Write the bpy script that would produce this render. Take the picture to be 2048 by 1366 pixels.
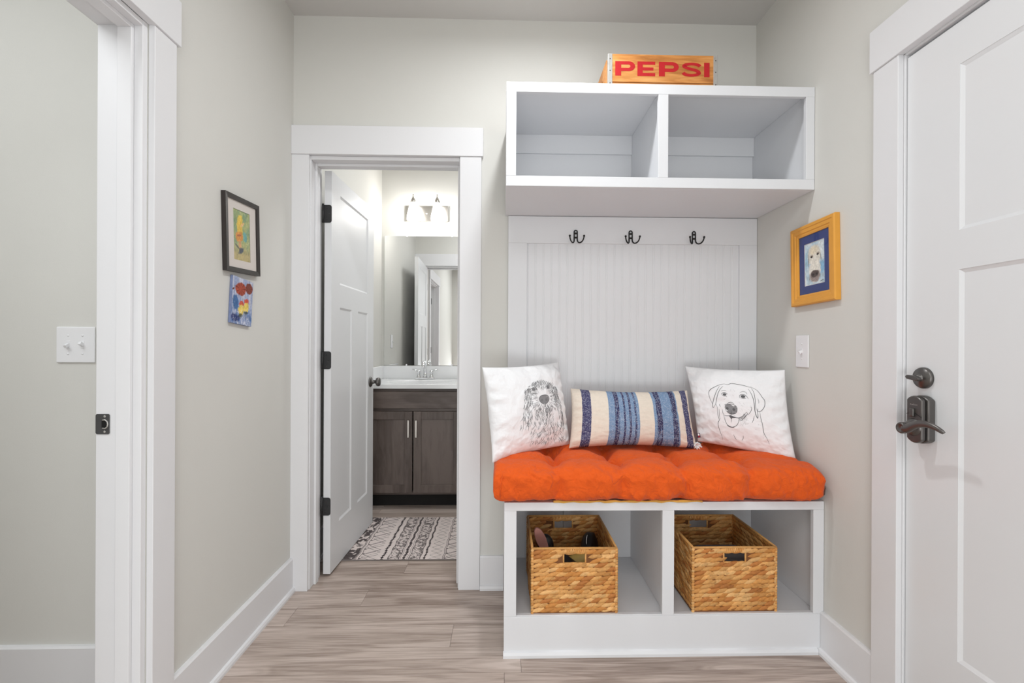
import bpy, bmesh, math, random
import numpy as np
from mathutils import Vector, Matrix, Euler
for o in list(bpy.data.objects): bpy.data.objects.remove(o)
S = bpy.context.scene
COL = S.collection
PI = math.pi
# ------------------------------------------------------------------ camera, world, lights, exposure
F, CX, CY = 937.0, 1029.7, 690.2
cam = bpy.data.cameras.new('camera'); co = bpy.data.objects.new('camera', cam); COL.objects.link(co)
cam.sensor_width = 36.0; cam.sensor_fit = 'HORIZONTAL'; cam.lens = 36.0*F/2048
cam.shift_x = -(CX-1024)/2048; cam.shift_y = (CY-683)/2048
cam.clip_start = 0.02
co.location = (0, 0, 1.1623)
co.rotation_euler = (Matrix.Rotation(-0.025, 4, 'Z') @ Matrix.Rotation(PI/2, 4, 'X') @ Matrix.Rotation(0.0045, 4, 'Z')).to_euler()
S.camera = co
w = bpy.data.worlds.new('world'); S.world = w; w.use_nodes = True
w.node_tree.nodes['Background'].inputs[0].default_value = (0.9, 0.95, 1.0, 1)
w.node_tree.nodes['Background'].inputs[1].default_value = 0.6
S.view_settings.view_transform = 'Standard'; S.view_settings.look = 'None'
S.view_settings.gamma = 1.0; S.view_settings.use_curve_mapping = False
S.view_settings.exposure = 0.15

def area(name, loc, rot, sx, sy, power, color=(1, 1, 1), shape='RECTANGLE'):
    l = bpy.data.lights.new(name, 'AREA'); l.shape = shape; l.size = sx; l.size_y = sy
    l.energy = power; l.color = color
    o = bpy.data.objects.new(name, l); o.location = loc; o.rotation_euler = rot; COL.objects.link(o); return o
area('ceiling_lamp_light', (0.13, 1.52, 2.64), (0, 0, 0), 0.10, 0.10, 9.5, (.97, .99, 1), 'DISK')
area('rear_fill_light', (0.52, -1.44, 1.25), (PI/2, 0, 0), 1.3, 2.3, 12.0, (.93, .97, 1))  # added frontal fill from behind the camera; the rear wall has no window
area('rear_overhead_fill', (0.1, -0.4, 2.69), (0, 0, 0), 1.2, 1.2, 20.0, (.95, .98, 1))  # added soft overhead fill behind the camera, no known fixture there
area('rear_low_fill', (-0.30, -1.44, 0.40), (PI/2, 0, 0), 1.3, 0.7, 18.0, (.95, .98, 1))  # added low fill to brighten the bench compartments
area('bathroom_fill_light', (-0.1, 3.0, 2.69), (0, 0, 0), .5, .5, 10.0, (.97, .985, 1))  # added fill that softens contrast in the bathroom, beside the real sconce
area('side_room_light', (-1.9, 0.4, 2.69), (0, 0, 0), 1.0, 1.0, 19.0, (.95, .98, 1))
SCONCE_W = 21.0

# ------------------------------------------------------------------ materials
def lin(c):
    return tuple(((x/12.92) if x <= .04045 else ((x+.055)/1.055)**2.4) for x in c)
def rgb(r, g, b): return lin((r/255, g/255, b/255))
MATS = {}
def mat(name, col, rough=.5, metal=0.0, spec=.5, bump=0, bscale=200, var=0.0, vscale=6, **kw):
    m = bpy.data.materials.new(name); m.use_nodes = True; nt = m.node_tree; n = nt.nodes; L = nt.links
    b = n['Principled BSDF']; b.inputs['Base Color'].default_value = (*col, 1)
    b.inputs['Roughness'].default_value = rough; b.inputs['Metallic'].default_value = metal
    b.inputs['Specular IOR Level'].default_value = spec
    tc = n.new('ShaderNodeTexCoord')
    nz = n.new('ShaderNodeTexNoise'); nz.inputs['Scale'].default_value = bscale; nz.inputs['Detail'].default_value = 4
    L.new(tc.outputs['Object'], nz.inputs['Vector'])
    if bump:
        bp = n.new('ShaderNodeBump'); bp.inputs['Strength'].default_value = bump; bp.inputs['Distance'].default_value = .002
        L.new(nz.outputs['Fac'], bp.inputs['Height']); L.new(bp.outputs['Normal'], b.inputs['Normal'])
    nv = n.new('ShaderNodeTexNoise'); nv.inputs['Scale'].default_value = vscale; nv.inputs['Detail'].default_value = 5
    L.new(tc.outputs['Object'], nv.inputs['Vector'])
    mx = n.new('ShaderNodeMix'); mx.data_type = 'RGBA'
    mx.inputs['A'].default_value = (*[c*(1-var) for c in col], 1); mx.inputs['B'].default_value = (*[min(1, c*(1+var)) for c in col], 1)
    L.new(nv.outputs['Fac'], mx.inputs['Factor']); L.new(mx.outputs['Result'], b.inputs['Base Color'])
    if 'emit' in kw:
        b.inputs['Emission Color'].default_value = (*kw['ecol'], 1); b.inputs['Emission Strength'].default_value = kw['emit']
    MATS[name] = m; return m
WALL = mat('wall_paint', rgb(216, 215, 210), .75, spec=.25, bump=.12, bscale=350, var=.012)
CEIL = mat('ceiling_paint', rgb(205, 203, 200), .9, spec=.1, bump=.1, bscale=300, var=.012)
TRIM = mat('trim_paint', rgb(228, 228, 230), .42, spec=.4, bump=.03, bscale=90, var=.008)
SHELF = mat('shelf_paint', rgb(226, 227, 230), .45, spec=.4, bump=.03, bscale=80, var=.01)
DOORP = mat('door_paint', rgb(226, 227, 229), .33, spec=.45, bump=.04, bscale=60, var=.006)
PLASTIC = mat('white_plastic', rgb(236, 236, 238), .3, spec=.5)
BRONZE = mat('dark_bronze', rgb(104, 101, 99), .34, metal=.8, bump=.05, bscale=400, var=.15)
BLACK = mat('black_iron', rgb(30, 30, 31), .45, metal=.4)
HINGE = mat('hinge_bronze', rgb(62, 62, 63), .42, metal=.6, bump=.15, bscale=500, var=.1)
PLATE = mat('strike_plate_metal', rgb(92, 92, 93), .42, metal=.6, bump=.1, bscale=600, var=.1)
NICKEL = mat('brushed_nickel', rgb(200, 196, 190), .28, metal=1.0)
CHROME = mat('chrome', rgb(225, 226, 228), .08, metal=1.0)
STEEL = mat('galvanised_steel', rgb(196, 194, 190), .45, metal=.7, bump=.3, bscale=150, var=.18, vscale=60)
MIRROR = mat('mirror_silver', (.88, .89, .89), .0, metal=1.0)
MARBLE = mat('cultured_marble', rgb(236, 237, 238), .15, spec=.5)
GLOW = mat('glowing_glass', (.9, .9, .9), .3, emit=1.0, ecol=(1, .975, .94))
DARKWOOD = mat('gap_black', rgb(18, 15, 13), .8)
CREAM = mat('mat_board', rgb(222, 214, 208), .85, bump=.1)
FRAMEBLK = mat('espresso_frame', rgb(46, 40, 38), .4, var=.12, vscale=30)
FRAMEOR = mat('mustard_frame', rgb(226, 160, 62), .42, bump=.1, bscale=60, var=.07, vscale=25)
NAVYMAT = mat('navy_mat_board', rgb(46, 62, 122), .7, var=.05)
INK = mat('pillow_ink', rgb(98, 98, 100), .9, spec=.05)
INKA = mat('pillow_ink_hair', rgb(124, 124, 126), .9, spec=.05)
INK2 = mat('pillow_ink_soft', rgb(140, 140, 142), .9, spec=.05)
RED = mat('red_stencil_paint', rgb(180, 12, 24), .6, bump=.2, bscale=120, var=.15, vscale=40)
NAIL = mat('nail_head', rgb(52, 44, 40), .6, metal=.5)
PINK = mat('pink_sole', rgb(190, 132, 122), .7, var=.06)
SHOEBLK = mat('black_leather', rgb(26, 22, 24), .45, bump=.2)
SHOETAN = mat('tan_leather', rgb(190, 158, 84), .55, var=.1)
GREYCL = mat('grey_cloth', rgb(96, 92, 92), .8, bump=.3, bscale=90, var=.2)

def glass_mat():
    m = bpy.data.materials.new('picture_glass'); m.use_nodes = True; nt = m.node_tree; n = nt.nodes; L = nt.links
    out = n['Material Output']; n.remove(n['Principled BSDF'])
    t = n.new('ShaderNodeBsdfTransparent'); g = n.new('ShaderNodeBsdfGlossy'); g.inputs['Roughness'].default_value = .03
    lw = n.new('ShaderNodeLayerWeight'); pw = n.new('ShaderNodeMath'); pw.operation = 'POWER'; pw.inputs[1].default_value = 5; L.new(lw.outputs['Facing'], pw.inputs[0])
    fr = n.new('ShaderNodeMath'); fr.operation = 'MULTIPLY_ADD'; fr.inputs[1].default_value = .5; fr.inputs[2].default_value = .02; L.new(pw.outputs[0], fr.inputs[0])
    mx = n.new('ShaderNodeMixShader'); L.new(fr.outputs[0], mx.inputs[0]); L.new(t.outputs[0], mx.inputs[1]); L.new(g.outputs[0], mx.inputs[2])
    L.new(mx.outputs[0], out.inputs[0]); return m
GLASS = glass_mat()

def attr_mat(name, rough=.7, spec=.2, bump=0, bscale=200, mult=1.0, noise=0.0, nscale=80):
    m = bpy.data.materials.new(name); m.use_nodes = True; nt = m.node_tree; n = nt.nodes; L = nt.links
    b = n['Principled BSDF']; b.inputs['Roughness'].default_value = rough; b.inputs['Specular IOR Level'].default_value = spec
    a = n.new('ShaderNodeAttribute'); a.attribute_name = 'paint'
    tc = n.new('ShaderNodeTexCoord'); nz = n.new('ShaderNodeTexNoise'); nz.inputs['Scale'].default_value = nscale; nz.inputs['Detail'].default_value = 5
    L.new(tc.outputs['Object'], nz.inputs['Vector'])
    mr = n.new('ShaderNodeMapRange'); mr.inputs['From Min'].default_value = .3; mr.inputs['From Max'].default_value = .7
    mr.inputs['To Min'].default_value = 1-noise; mr.inputs['To Max'].default_value = 1+noise
    L.new(nz.outputs['Fac'], mr.inputs['Value'])
    vm = n.new('ShaderNodeVectorMath'); vm.operation = 'SCALE'
    L.new(a.outputs['Color'], vm.inputs[0]); L.new(mr.outputs['Result'], vm.inputs['Scale'])
    L.new(vm.outputs[0], b.inputs['Base Color'])
    if bump:
        n2 = n.new('ShaderNodeTexNoise'); n2.inputs['Scale'].default_value = bscale; L.new(tc.outputs['Object'], n2.inputs['Vector'])
        bp = n.new('ShaderNodeBump'); bp.inputs['Strength'].default_value = bump; bp.inputs['Distance'].default_value = .002
        L.new(n2.outputs['Fac'], bp.inputs['Height']); L.new(bp.outputs['Normal'], b.inputs['Normal'])
    return m

def wood_mat(name, cols, rough, axis=0, stretch=14, scale=5, objrand=.0, world=False, spec=.4, bump=.08, seed=0.0):
    """grain running along axis; cols = [(pos, rgb)...]"""
    m = bpy.data.materials.new(name); m.use_nodes = True; nt = m.node_tree; n = nt.nodes; L = nt.links
    b = n['Principled BSDF']; b.inputs['Roughness'].default_value = rough; b.inputs['Specular IOR Level'].default_value = spec
    tc = n.new('ShaderNodeTexCoord'); oi = n.new('ShaderNodeObjectInfo')
    mp = n.new('ShaderNodeMapping'); sc = [stretch*1.0]*3; sc[axis] = 1.0; mp.inputs['Scale'].default_value = sc
    mul = n.new('ShaderNodeMath'); mul.operation = 'MULTIPLY'; mul.inputs[1].default_value = 57.3; L.new(oi.outputs['Random'], mul.inputs[0])
    cb = n.new('ShaderNodeCombineXYZ')
    for i in range(3): L.new(mul.outputs[0], cb.inputs[i])
    L.new(tc.outputs['Object'], mp.inputs['Vector'])
    ad = n.new('ShaderNodeVectorMath'); ad.operation = 'ADD'; L.new(mp.outputs[0], ad.inputs[0]); L.new(cb.outputs[0], ad.inputs[1])
    nz = n.new('ShaderNodeTexNoise'); nz.inputs['Scale'].default_value = scale; nz.inputs['Detail'].default_value = 8
    nz.inputs['Roughness'].default_value = .62; nz.inputs['Distortion'].default_value = .6
    L.new(ad.outputs[0], nz.inputs['Vector'])
    # broad figure
    mp2 = n.new('ShaderNodeMapping'); s2 = [stretch*.35]*3; s2[axis] = .8; mp2.inputs['Scale'].default_value = s2; L.new(tc.outputs['Object'], mp2.inputs['Vector'])
    ad2 = n.new('ShaderNodeVectorMath'); ad2.operation = 'ADD'; L.new(mp2.outputs[0], ad2.inputs[0]); L.new(cb.outputs[0], ad2.inputs[1])
    wv = n.new('ShaderNodeTexNoise'); wv.inputs['Scale'].default_value = scale*.35; wv.inputs['Detail'].default_value = 2; wv.inputs['Distortion'].default_value = 1.2
    L.new(ad2.outputs[0], wv.inputs['Vector'])
    rings = n.new('ShaderNodeMath'); rings.operation = 'MULTIPLY'; rings.inputs[1].default_value = 40; L.new(wv.outputs['Fac'], rings.inputs[0])
    sn = n.new('ShaderNodeMath'); sn.operation = 'SINE'; L.new(rings.outputs[0], sn.inputs[0])
    ma = n.new('ShaderNodeMath'); ma.operation = 'MULTIPLY_ADD'; ma.inputs[1].default_value = .05; L.new(sn.outputs[0], ma.inputs[0]); L.new(nz.outputs['Fac'], ma.inputs[2])
    mb = n.new('ShaderNodeMath'); mb.operation = 'MULTIPLY_ADD'; mb.inputs[1].default_value = .9; L.new(wv.outputs['Fac'], mb.inputs[0]); L.new(ma.outputs[0], mb.inputs[2])
    sub = n.new('ShaderNodeMath'); sub.operation = 'SUBTRACT'; sub.inputs[1].default_value = .45; L.new(mb.outputs[0], sub.inputs[0])
    r2 = n.new('ShaderNodeMath'); r2.operation = 'MULTIPLY_ADD'; r2.inputs[1].default_value = objrand; r2.inputs[2].default_value = -objrand*.5
    L.new(oi.outputs['Random'], r2.inputs[0])
    a3 = n.new('ShaderNodeMath'); a3.operation = 'ADD'; L.new(sub.outputs[0], a3.inputs[0]); L.new(r2.outputs[0], a3.inputs[1])
    cr = n.new('ShaderNodeValToRGB'); e = cr.color_ramp.elements
    e[0].position, e[0].color = cols[0][0], (*cols[0][1], 1); e[1].position, e[1].color = cols[-1][0], (*cols[-1][1], 1)
    for p, c in cols[1:-1]:
        q = e.new(p); q.color = (*c, 1)
    L.new(a3.outputs[0], cr.inputs[0]); L.new(cr.outputs[0], b.inputs['Base Color'])
    bp = n.new('ShaderNodeBump'); bp.inputs['Strength'].default_value = bump; bp.inputs['Distance'].default_value = .002
    L.new(nz.outputs['Fac'], bp.inputs['Height']); L.new(bp.outputs['Normal'], b.inputs['Normal'])
    return m
FLOORW = wood_mat('floor_planks', [(.22, rgb(138, 121, 111)), (.42, rgb(168, 152, 142)), (.54, rgb(184, 168, 158)), (.78, rgb(206, 191, 182))], .30, 0, 26, 4.0, objrand=.16, spec=.4, bump=.05)
CABW = wood_mat('vanity_wood', [(.3, rgb(84, 73, 68)), (.7, rgb(112, 100, 94))], .4, 2, 6, 4, objrand=.05, spec=.4, bump=.03)
CABH = wood_mat('vanity_wood_rail', [(.3, rgb(84, 73, 68)), (.7, rgb(112, 100, 94))], .4, 0, 6, 4, objrand=.05, spec=.4, bump=.03)
CRATEW = wood_mat('crate_wood', [(.25, rgb(158, 98, 46)), (.42, rgb(184, 120, 60)), (.55, rgb(204, 140, 76)), (.75, rgb(218, 162, 100))], .5, 0, 9, 6, objrand=.08, bump=.1)

def fabric_mat(name, col, bump=.25, scale=900, var=.05, rough=.9, spec=.1, sheen=.2, wrinkle=.0, wscale=9):
    m = mat(name, col, rough, spec=spec, var=var, vscale=30)
    nt = m.node_tree; n = nt.nodes; L = nt.links; b = n['Principled BSDF']
    tc = n.new('ShaderNodeTexCoord')
    nz = n.new('ShaderNodeTexNoise'); nz.inputs['Scale'].default_value = scale; L.new(tc.outputs['Object'], nz.inputs['Vector'])
    bp = n.new('ShaderNodeBump'); bp.inputs['Strength'].default_value = bump; bp.inputs['Distance'].default_value = .001
    L.new(nz.outputs['Fac'], bp.inputs['Height'])
    if wrinkle:
        n2 = n.new('ShaderNodeTexNoise'); n2.inputs['Scale'].default_value = wscale; n2.inputs['Detail'].default_value = 4; n2.inputs['Distortion'].default_value = 1.5
        n2.inputs['Roughness'].default_value = .55
        L.new(tc.outputs['Object'], n2.inputs['Vector'])
        b2 = n.new('ShaderNodeBump'); b2.inputs['Strength'].default_value = wrinkle; b2.inputs['Distance'].default_value = .02
        L.new(n2.outputs['Fac'], b2.inputs['Height']); L.new(bp.outputs['Normal'], b2.inputs['Normal']); L.new(b2.outputs['Normal'], b.inputs['Normal'])
    else: L.new(bp.outputs['Normal'], b.inputs['Normal'])
    b.inputs['Sheen Weight'].default_value = sheen
    return m
COTTON = fabric_mat('white_cotton', rgb(238, 238, 240), .2, 900, .01, wrinkle=.25, wscale=11)
ORANGE = fabric_mat('orange_cotton', rgb(226, 93, 34), .35, 700, .07, wrinkle=.5, wscale=30, sheen=.1)
YELLOWF = fabric_mat('yellow_lining', rgb(222, 170, 84), .3, 700, .05)
BROWNF = fabric_mat('brown_tie', rgb(104, 56, 36), .3, 700, .05)

# ------------------------------------------------------------------ mesh builder
class MB:
    def __init__(s): s.v = []; s.f = []; s.c = []; s.sm = []
    def add(s, vs, fs, col=None, smooth=False):
        o = len(s.v); s.v += [tuple(p) for p in vs]
        for f in fs: s.f.append(tuple(i+o for i in f)); s.sm.append(smooth)
        s.c += [col or (1, 1, 1)]*len(vs)
    def box(s, x0, x1, y0, y1, z0, z1, col=None, M=None):
        vs = [Vector((x, y, z)) for x in (x0, x1) for y in (y0, y1) for z in (z0, z1)]
        if M: vs = [M @ p for p in vs]
        s.add(vs, [(0, 1, 3, 2), (4, 6, 7, 5), (0, 4, 5, 1), (2, 3, 7, 6), (0, 2, 6, 4), (1, 5, 7, 3)], col)
    def bbox(s, x0, x1, y0, y1, z0, z1, r=.002, seg=2, M=None, col=None):
        bm = bmesh.new(); bmesh.ops.create_cube(bm, size=1)
        for p in bm.verts: p.co = Vector(((x0+x1)/2+p.co.x*(x1-x0), (y0+y1)/2+p.co.y*(y1-y0), (z0+z1)/2+p.co.z*(z1-z0)))
        bmesh.ops.bevel(bm, geom=bm.edges[:], offset=r, segments=seg, profile=.5, affect='EDGES')
        bm.verts.ensure_lookup_table(); bm.verts.index_update()
        s.add([(M @ p.co if M else p.co) for p in bm.verts], [tuple(q.index for q in f.verts) for f in bm.faces], col); bm.free()
    def prism(s, poly, a0, a1, axis='z', col=None, M=None):
        """poly 2D extruded along axis; z:(x,y) y:(x,z) x:(y,z)"""
        def P(p, a):
            q = {'z': (p[0], p[1], a), 'y': (p[0], a, p[1]), 'x': (a, p[0], p[1])}[axis]
            return M @ Vector(q) if M else q
        n = len(poly)
        s.add([P(p, a0) for p in poly]+[P(p, a1) for p in poly],
              [tuple(range(n))[::-1], tuple(range(n, 2*n))]+[(i, (i+1) % n, n+(i+1) % n, n+i) for i in range(n)], col)
    def tube(s, pts, r, n=8, cap=True, col=None, M=None):
        pts = [Vector(p) for p in pts]; R = r if hasattr(r, '__len__') else [r]*len(pts); vs = []
        up = None
        for i, p in enumerate(pts):
            t = (pts[min(i+1, len(pts)-1)]-pts[max(i-1, 0)]).normalized()
            if up is None: up = Vector((0, 0, 1)) if abs(t.z) < .9 else Vector((1, 0, 0))
            a = t.cross(up); a.normalize(); b = a.cross(t); b.normalize(); up = b
            vs += [p+a*R[i]*math.cos(2*PI*k/n)+b*R[i]*math.sin(2*PI*k/n) for k in range(n)]
        if M: vs = [M @ q for q in vs]
        fs = [(i*n+k, i*n+(k+1) % n, (i+1)*n+(k+1) % n, (i+1)*n+k) for i in range(len(pts)-1) for k in range(n)]
        if cap: fs += [tuple(range(n))[::-1], tuple((len(pts)-1)*n+k for k in range(n))]
        s.add(vs, fs, col, True)
    def lathe(s, prof, n=24, M=None, col=None):
        """prof [(r,z)]"""
        vs = [Vector((r*math.cos(2*PI*k/n), r*math.sin(2*PI*k/n), z)) for r, z in prof for k in range(n)]
        if M: vs = [M @ q for q in vs]
        fs = [(i*n+k, i*n+(k+1) % n, (i+1)*n+(k+1) % n, (i+1)*n+k) for i in range(len(prof)-1) for k in range(n)]
        fs += [tuple(range(n))[::-1], tuple((len(prof)-1)*n+k for k in range(n))]
        s.add(vs, fs, col, True)
    def ell(s, c, rx, ry, rz, n=8, m=5, M=None, col=None):
        prof = [(math.sin(PI*(i+.02*(i == 0)-.02*(i == m))/m), -math.cos(PI*i/m)) for i in range(m+1)]
        T = Matrix.Translation(c) @ (M.to_4x4() if M else Matrix.Identity(4)) @ Matrix.Diagonal((rx, ry, rz, 1))
        s.lathe(prof, n, T, col)
    def build(s, name, material, parent=None, bevel=0, seg=2, smooth=False, paint=False, kind=None, label=None, subsurf=0):
        me = bpy.data.meshes.new(name); me.from_pydata(s.v, [], s.f); me.update()
        bm = bmesh.new(); bm.from_mesh(me); bmesh.ops.recalc_face_normals(bm, faces=bm.faces); bm.to_mesh(me); bm.free()
        me.polygons.foreach_set('use_smooth', [bool(q or smooth) for q in s.sm])
        if paint:
            at = me.color_attributes.new('paint', 'FLOAT_COLOR', 'POINT')
            at.data.foreach_set('color', [x for c in s.c for x in (*c, 1.0)])
        me.materials.append(material)
        o = bpy.data.objects.new(name, me); COL.objects.link(o)
        if parent: o.parent = parent
        if bevel:
            md = o.modifiers.new('bevel', 'BEVEL'); md.width = bevel; md.segments = seg; md.limit_method = 'ANGLE'; md.angle_limit = math.radians(40)
            md.harden_normals = False
        if subsurf:
            md = o.modifiers.new('sub', 'SUBSURF'); md.levels = md.render_levels = subsurf
        if kind: o['kind'] = kind
        if label: o['label'] = label
        return o
def Box(name, m, x0, x1, y0, y1, z0, z1, parent=None, bevel=0.0015, **kw):
    b = MB(); b.box(x0, x1, y0, y1, z0, z1); return b.build(name, m, parent, bevel, **kw)
def tag(o, label, cat, group=None):
    o['label'] = label; o['category'] = cat
    if group: o['group'] = group
    return o
def empty(name, loc=(0, 0, 0), rot=(0, 0, 0), kind=None):
    o = bpy.data.objects.new(name, None); o.location = loc; o.rotation_euler = rot; o.empty_display_size = .05; COL.objects.link(o)
    if kind: o['kind'] = kind
    return o
def copy_tree(o, parent=None):
    c = o.copy(); COL.objects.link(c)
    if parent: c.parent = parent
    for ch in [q for q in bpy.data.objects if q.parent == o]: copy_tree(ch, c)
    return c
def grid_mesh(name, P, C, m, parent=None, smooth=True, closed_u=False):
    """P (nv,nu,3) positions, C (nv,nu,3) colours or None"""
    nv, nu = P.shape[:2]
    me = bpy.data.meshes.new(name)
    idx = np.arange(nv*nu).reshape(nv, nu)
    a = idx[:-1, :-1].ravel(); b = idx[:-1, 1:].ravel(); c = idx[1:, 1:].ravel(); d = idx[1:, :-1].ravel()
    fs = np.stack([a, b, c, d], 1)
    me.vertices.add(nv*nu); me.vertices.foreach_set('co', P.reshape(-1).astype(np.float32))
    me.loops.add(fs.size); me.loops.foreach_set('vertex_index', fs.ravel().astype(np.int32))
    me.polygons.add(len(fs)); me.polygons.foreach_set('loop_start', np.arange(0, fs.size, 4, dtype=np.int32))
    me.polygons.foreach_set('use_smooth', np.full(len(fs), smooth))
    me.update(); me.validate()
    if C is not None:
        at = me.color_attributes.new('paint', 'FLOAT_COLOR', 'POINT')
        cc = np.concatenate([C.reshape(-1, 3), np.ones((nv*nu, 1))], 1)
        at.data.foreach_set('color', cc.ravel().astype(np.float32))
    me.materials.append(m)
    o = bpy.data.objects.new(name, me); COL.objects.link(o)
    if parent: o.parent = parent
    return o
# numpy value noise
def vnoise(x, y, seed=0):
    xi = np.floor(x).astype(int); yi = np.floor(y).astype(int); xf = x-xi; yf = y-yi
    def h(a, b):
        n = (a*374761393+b*668265263+seed*974634777) & 0x7fffffff
        n = ((n ^ (n >> 13))*1274126177) & 0x7fffffff
        return ((n ^ (n >> 16)) & 0xffff)/65535.0
    u = xf*xf*(3-2*xf); v = yf*yf*(3-2*yf)
    return (h(xi, yi)*(1-u)+h(xi+1, yi)*u)*(1-v)+(h(xi, yi+1)*(1-u)+h(xi+1, yi+1)*u)*v
def fbm(x, y, seed=0, o=4):
    t = 0; a = .5; s = 0
    for i in range(o): t = t+a*vnoise(x*2**i, y*2**i, seed+i); s += a; a *= .5
    return t/s

# ------------------------------------------------------------------ dimensions (metres)
XL, XR, D = -0.997, 1.221, 2.243
ZC, HB, HT, BB = 2.718, 2.055, 2.190, 0.158
WT = 0.122                     # wall thickness
YREAR, YB = -1.5, 3.86         # rear wall, bathroom back wall
DX0, DX1 = -0.912, -0.212      # bathroom door opening
LY0, LY1 = 0.56, 1.335         # left doorway
RY0, RY1 = 0.56, 1.402         # right door opening
BXR = 0.75                     # bathroom right wall
HX = -2.6; HY = 1.58           # side room far wall / wall facing the camera
YC, YBN = 1.810, 1.747         # cubby front, bench front

# ------------------------------------------------------------------ structure
def struct_boxes(name, m, boxes, bevel=0):
    b = MB()
    for q in boxes: b.box(*q)
    return b.build(name, m, None, bevel, kind='structure')
struct_boxes('wall_left', WALL, [(XL-WT, XL, LY1+.0, D+WT+.0, 0, ZC), (XL-WT, XL, YREAR, LY0, 0, ZC), (XL-WT, XL, LY0, LY1, HB+.02, ZC)])
struct_boxes('wall_back', WALL, [(XL, DX0-.02, D, D+WT, 0, ZC), (DX1+.02, XR, D, D+WT, 0, ZC), (DX0-.02, DX1+.02, D, D+WT, HB+.02, ZC)])
struct_boxes('wall_right', WALL, [(XR, XR+WT, RY1+.02, D+WT, 0, ZC), (XR, XR+WT, YREAR, RY0-.02, 0, ZC), (XR, XR+WT, RY0-.02, RY1+.02, HB+.02, ZC)])
struct_boxes('wall_rear', WALL, [(XL, XR, YREAR-WT, YREAR, 0, ZC)])
struct_boxes('wall_bathroom_left', WALL, [(XL-WT, XL, D+WT, YB, 0, ZC)])
struct_boxes('wall_bathroom_back', WALL, [(XL-WT, BXR, YB, YB+WT, 0, ZC)])
struct_boxes('wall_bathroom_right', WALL, [(BXR, BXR+WT, D+WT, YB, 0, ZC)])
struct_boxes('wall_hall_back', WALL, [(HX, XL-WT, HY, HY+WT, 0, ZC)])
struct_boxes('wall_hall_left', WALL, [(HX-WT, HX, YREAR, HY, 0, ZC)])
struct_boxes('wall_hall_rear', WALL, [(HX, XL-WT, YREAR-WT, YREAR, 0, ZC)])
ceil = struct_boxes('ceiling', CEIL, [(HX-WT, XR+WT, YREAR-WT, YB+WT, ZC, ZC+.1)])
floor = struct_boxes('floor', DARKWOOD, [(HX-WT, XR+WT, YREAR-WT, YB+WT, -.06, -.004)])
# planks, 0.145 x 1.22 m
PW, PL = 0.1445, 1.22
pb = MB(); g = .0005
pb.box(g, PL-g, g, PW-g, -.008, 0)
rng = random.Random(5)
first = None
row_off = {5: -.50, 4: .0, 3: -.63, 2: -.9, 1: -.2, 0: -1.15, -1: .009, 12: -.73}
for k in range(-21, 16):
    y = 1.663+k*PW
    if y < YREAR or y+PW > YB+.02: continue
    off = row_off.get(k, rng.uniform(-1.2, 0))
    x = off-PL*3
    while x < XR:
        a, b_ = max(x, HX), min(x+PL, XR)
        if b_-a > .05 and (y < D+WT or a < BXR):
            full = (a == x and b_ == x+PL)
            if full and first is not None:
                o = first.copy(); COL.objects.link(o); o.location = (x, y, 0)
            else:
                q = MB(); q.box(g, b_-a-g, g, PW-g, -.008, 0)
                o = q.build('plank', FLOORW, floor); o.location = (a, y, 0)
                if full: first = o
        x += PL

# baseboards: profile board + shoe moulding
def baseboard(name, p0, p1, nrm, h=BB, shoe=True):
    """p0,p1 2D ends on the wall face, nrm 2D normal into the room"""
    n = Vector((*nrm, 0)); a = Vector((*p0, 0)); b = Vector((*p1, 0))
    prof = [(0, 0), (.015, 0), (.015, h-.006), (.010, h), (0, h)]
    m = MB()
    vs = [p+n*d+Vector((0, 0, z)) for p in (a, b) for d, z in prof]; k = len(prof)
    m.add(vs, [tuple(range(k)), tuple(range(k, 2*k))]+[(i, (i+1) % k, k+(i+1) % k, k+i) for i in range(k)])
    o = m.build(name, TRIM, None, kind='structure')
    if shoe:
        prof = [(.015, 0), (.027, 0), (.027, .010), (.023, .019), (.015, .022)]; k = len(prof); s2 = MB()
        vs = [p+n*d+Vector((0, 0, z)) for p in (a, b) for d, z in prof]
        s2.add(vs, [tuple(range(k)), tuple(range(k, 2*k))]+[(i, (i+1) % k, k+(i+1) % k, k+i) for i in range(k)])
        s2.build('shoe_moulding', TRIM, o)
    return o
baseboard('baseboard_left', (XL, 1.4265), (XL, D), (1, 0))
baseboard('baseboard_back', (DX1+.1065, D), (.0055, D), (0, -1))
baseboard('baseboard_right', (XR, 1.4995), (XR, YBN-.001), (-1, 0))
baseboard('baseboard_hall', (HX, HY), (XL-WT-.018, HY), (0, -1), h=.17)
baseboard('baseboard_bathroom_left', (XL, D+WT), (XL, 3.39), (1, 0))
baseboard('baseboard_rear', (XL, YREAR), (XR, YREAR), (0, 1))
baseboard('baseboard_left_rear', (XL, YREAR), (XL, LY0-.092), (1, 0))

# casings -----------------------------------------------------------
def trim_set(name, pieces):
    t = empty(name, kind='structure')
    for nm, q in pieces: Box(nm, TRIM, *q, parent=t, bevel=.0015)
    return t
CT = .018
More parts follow.
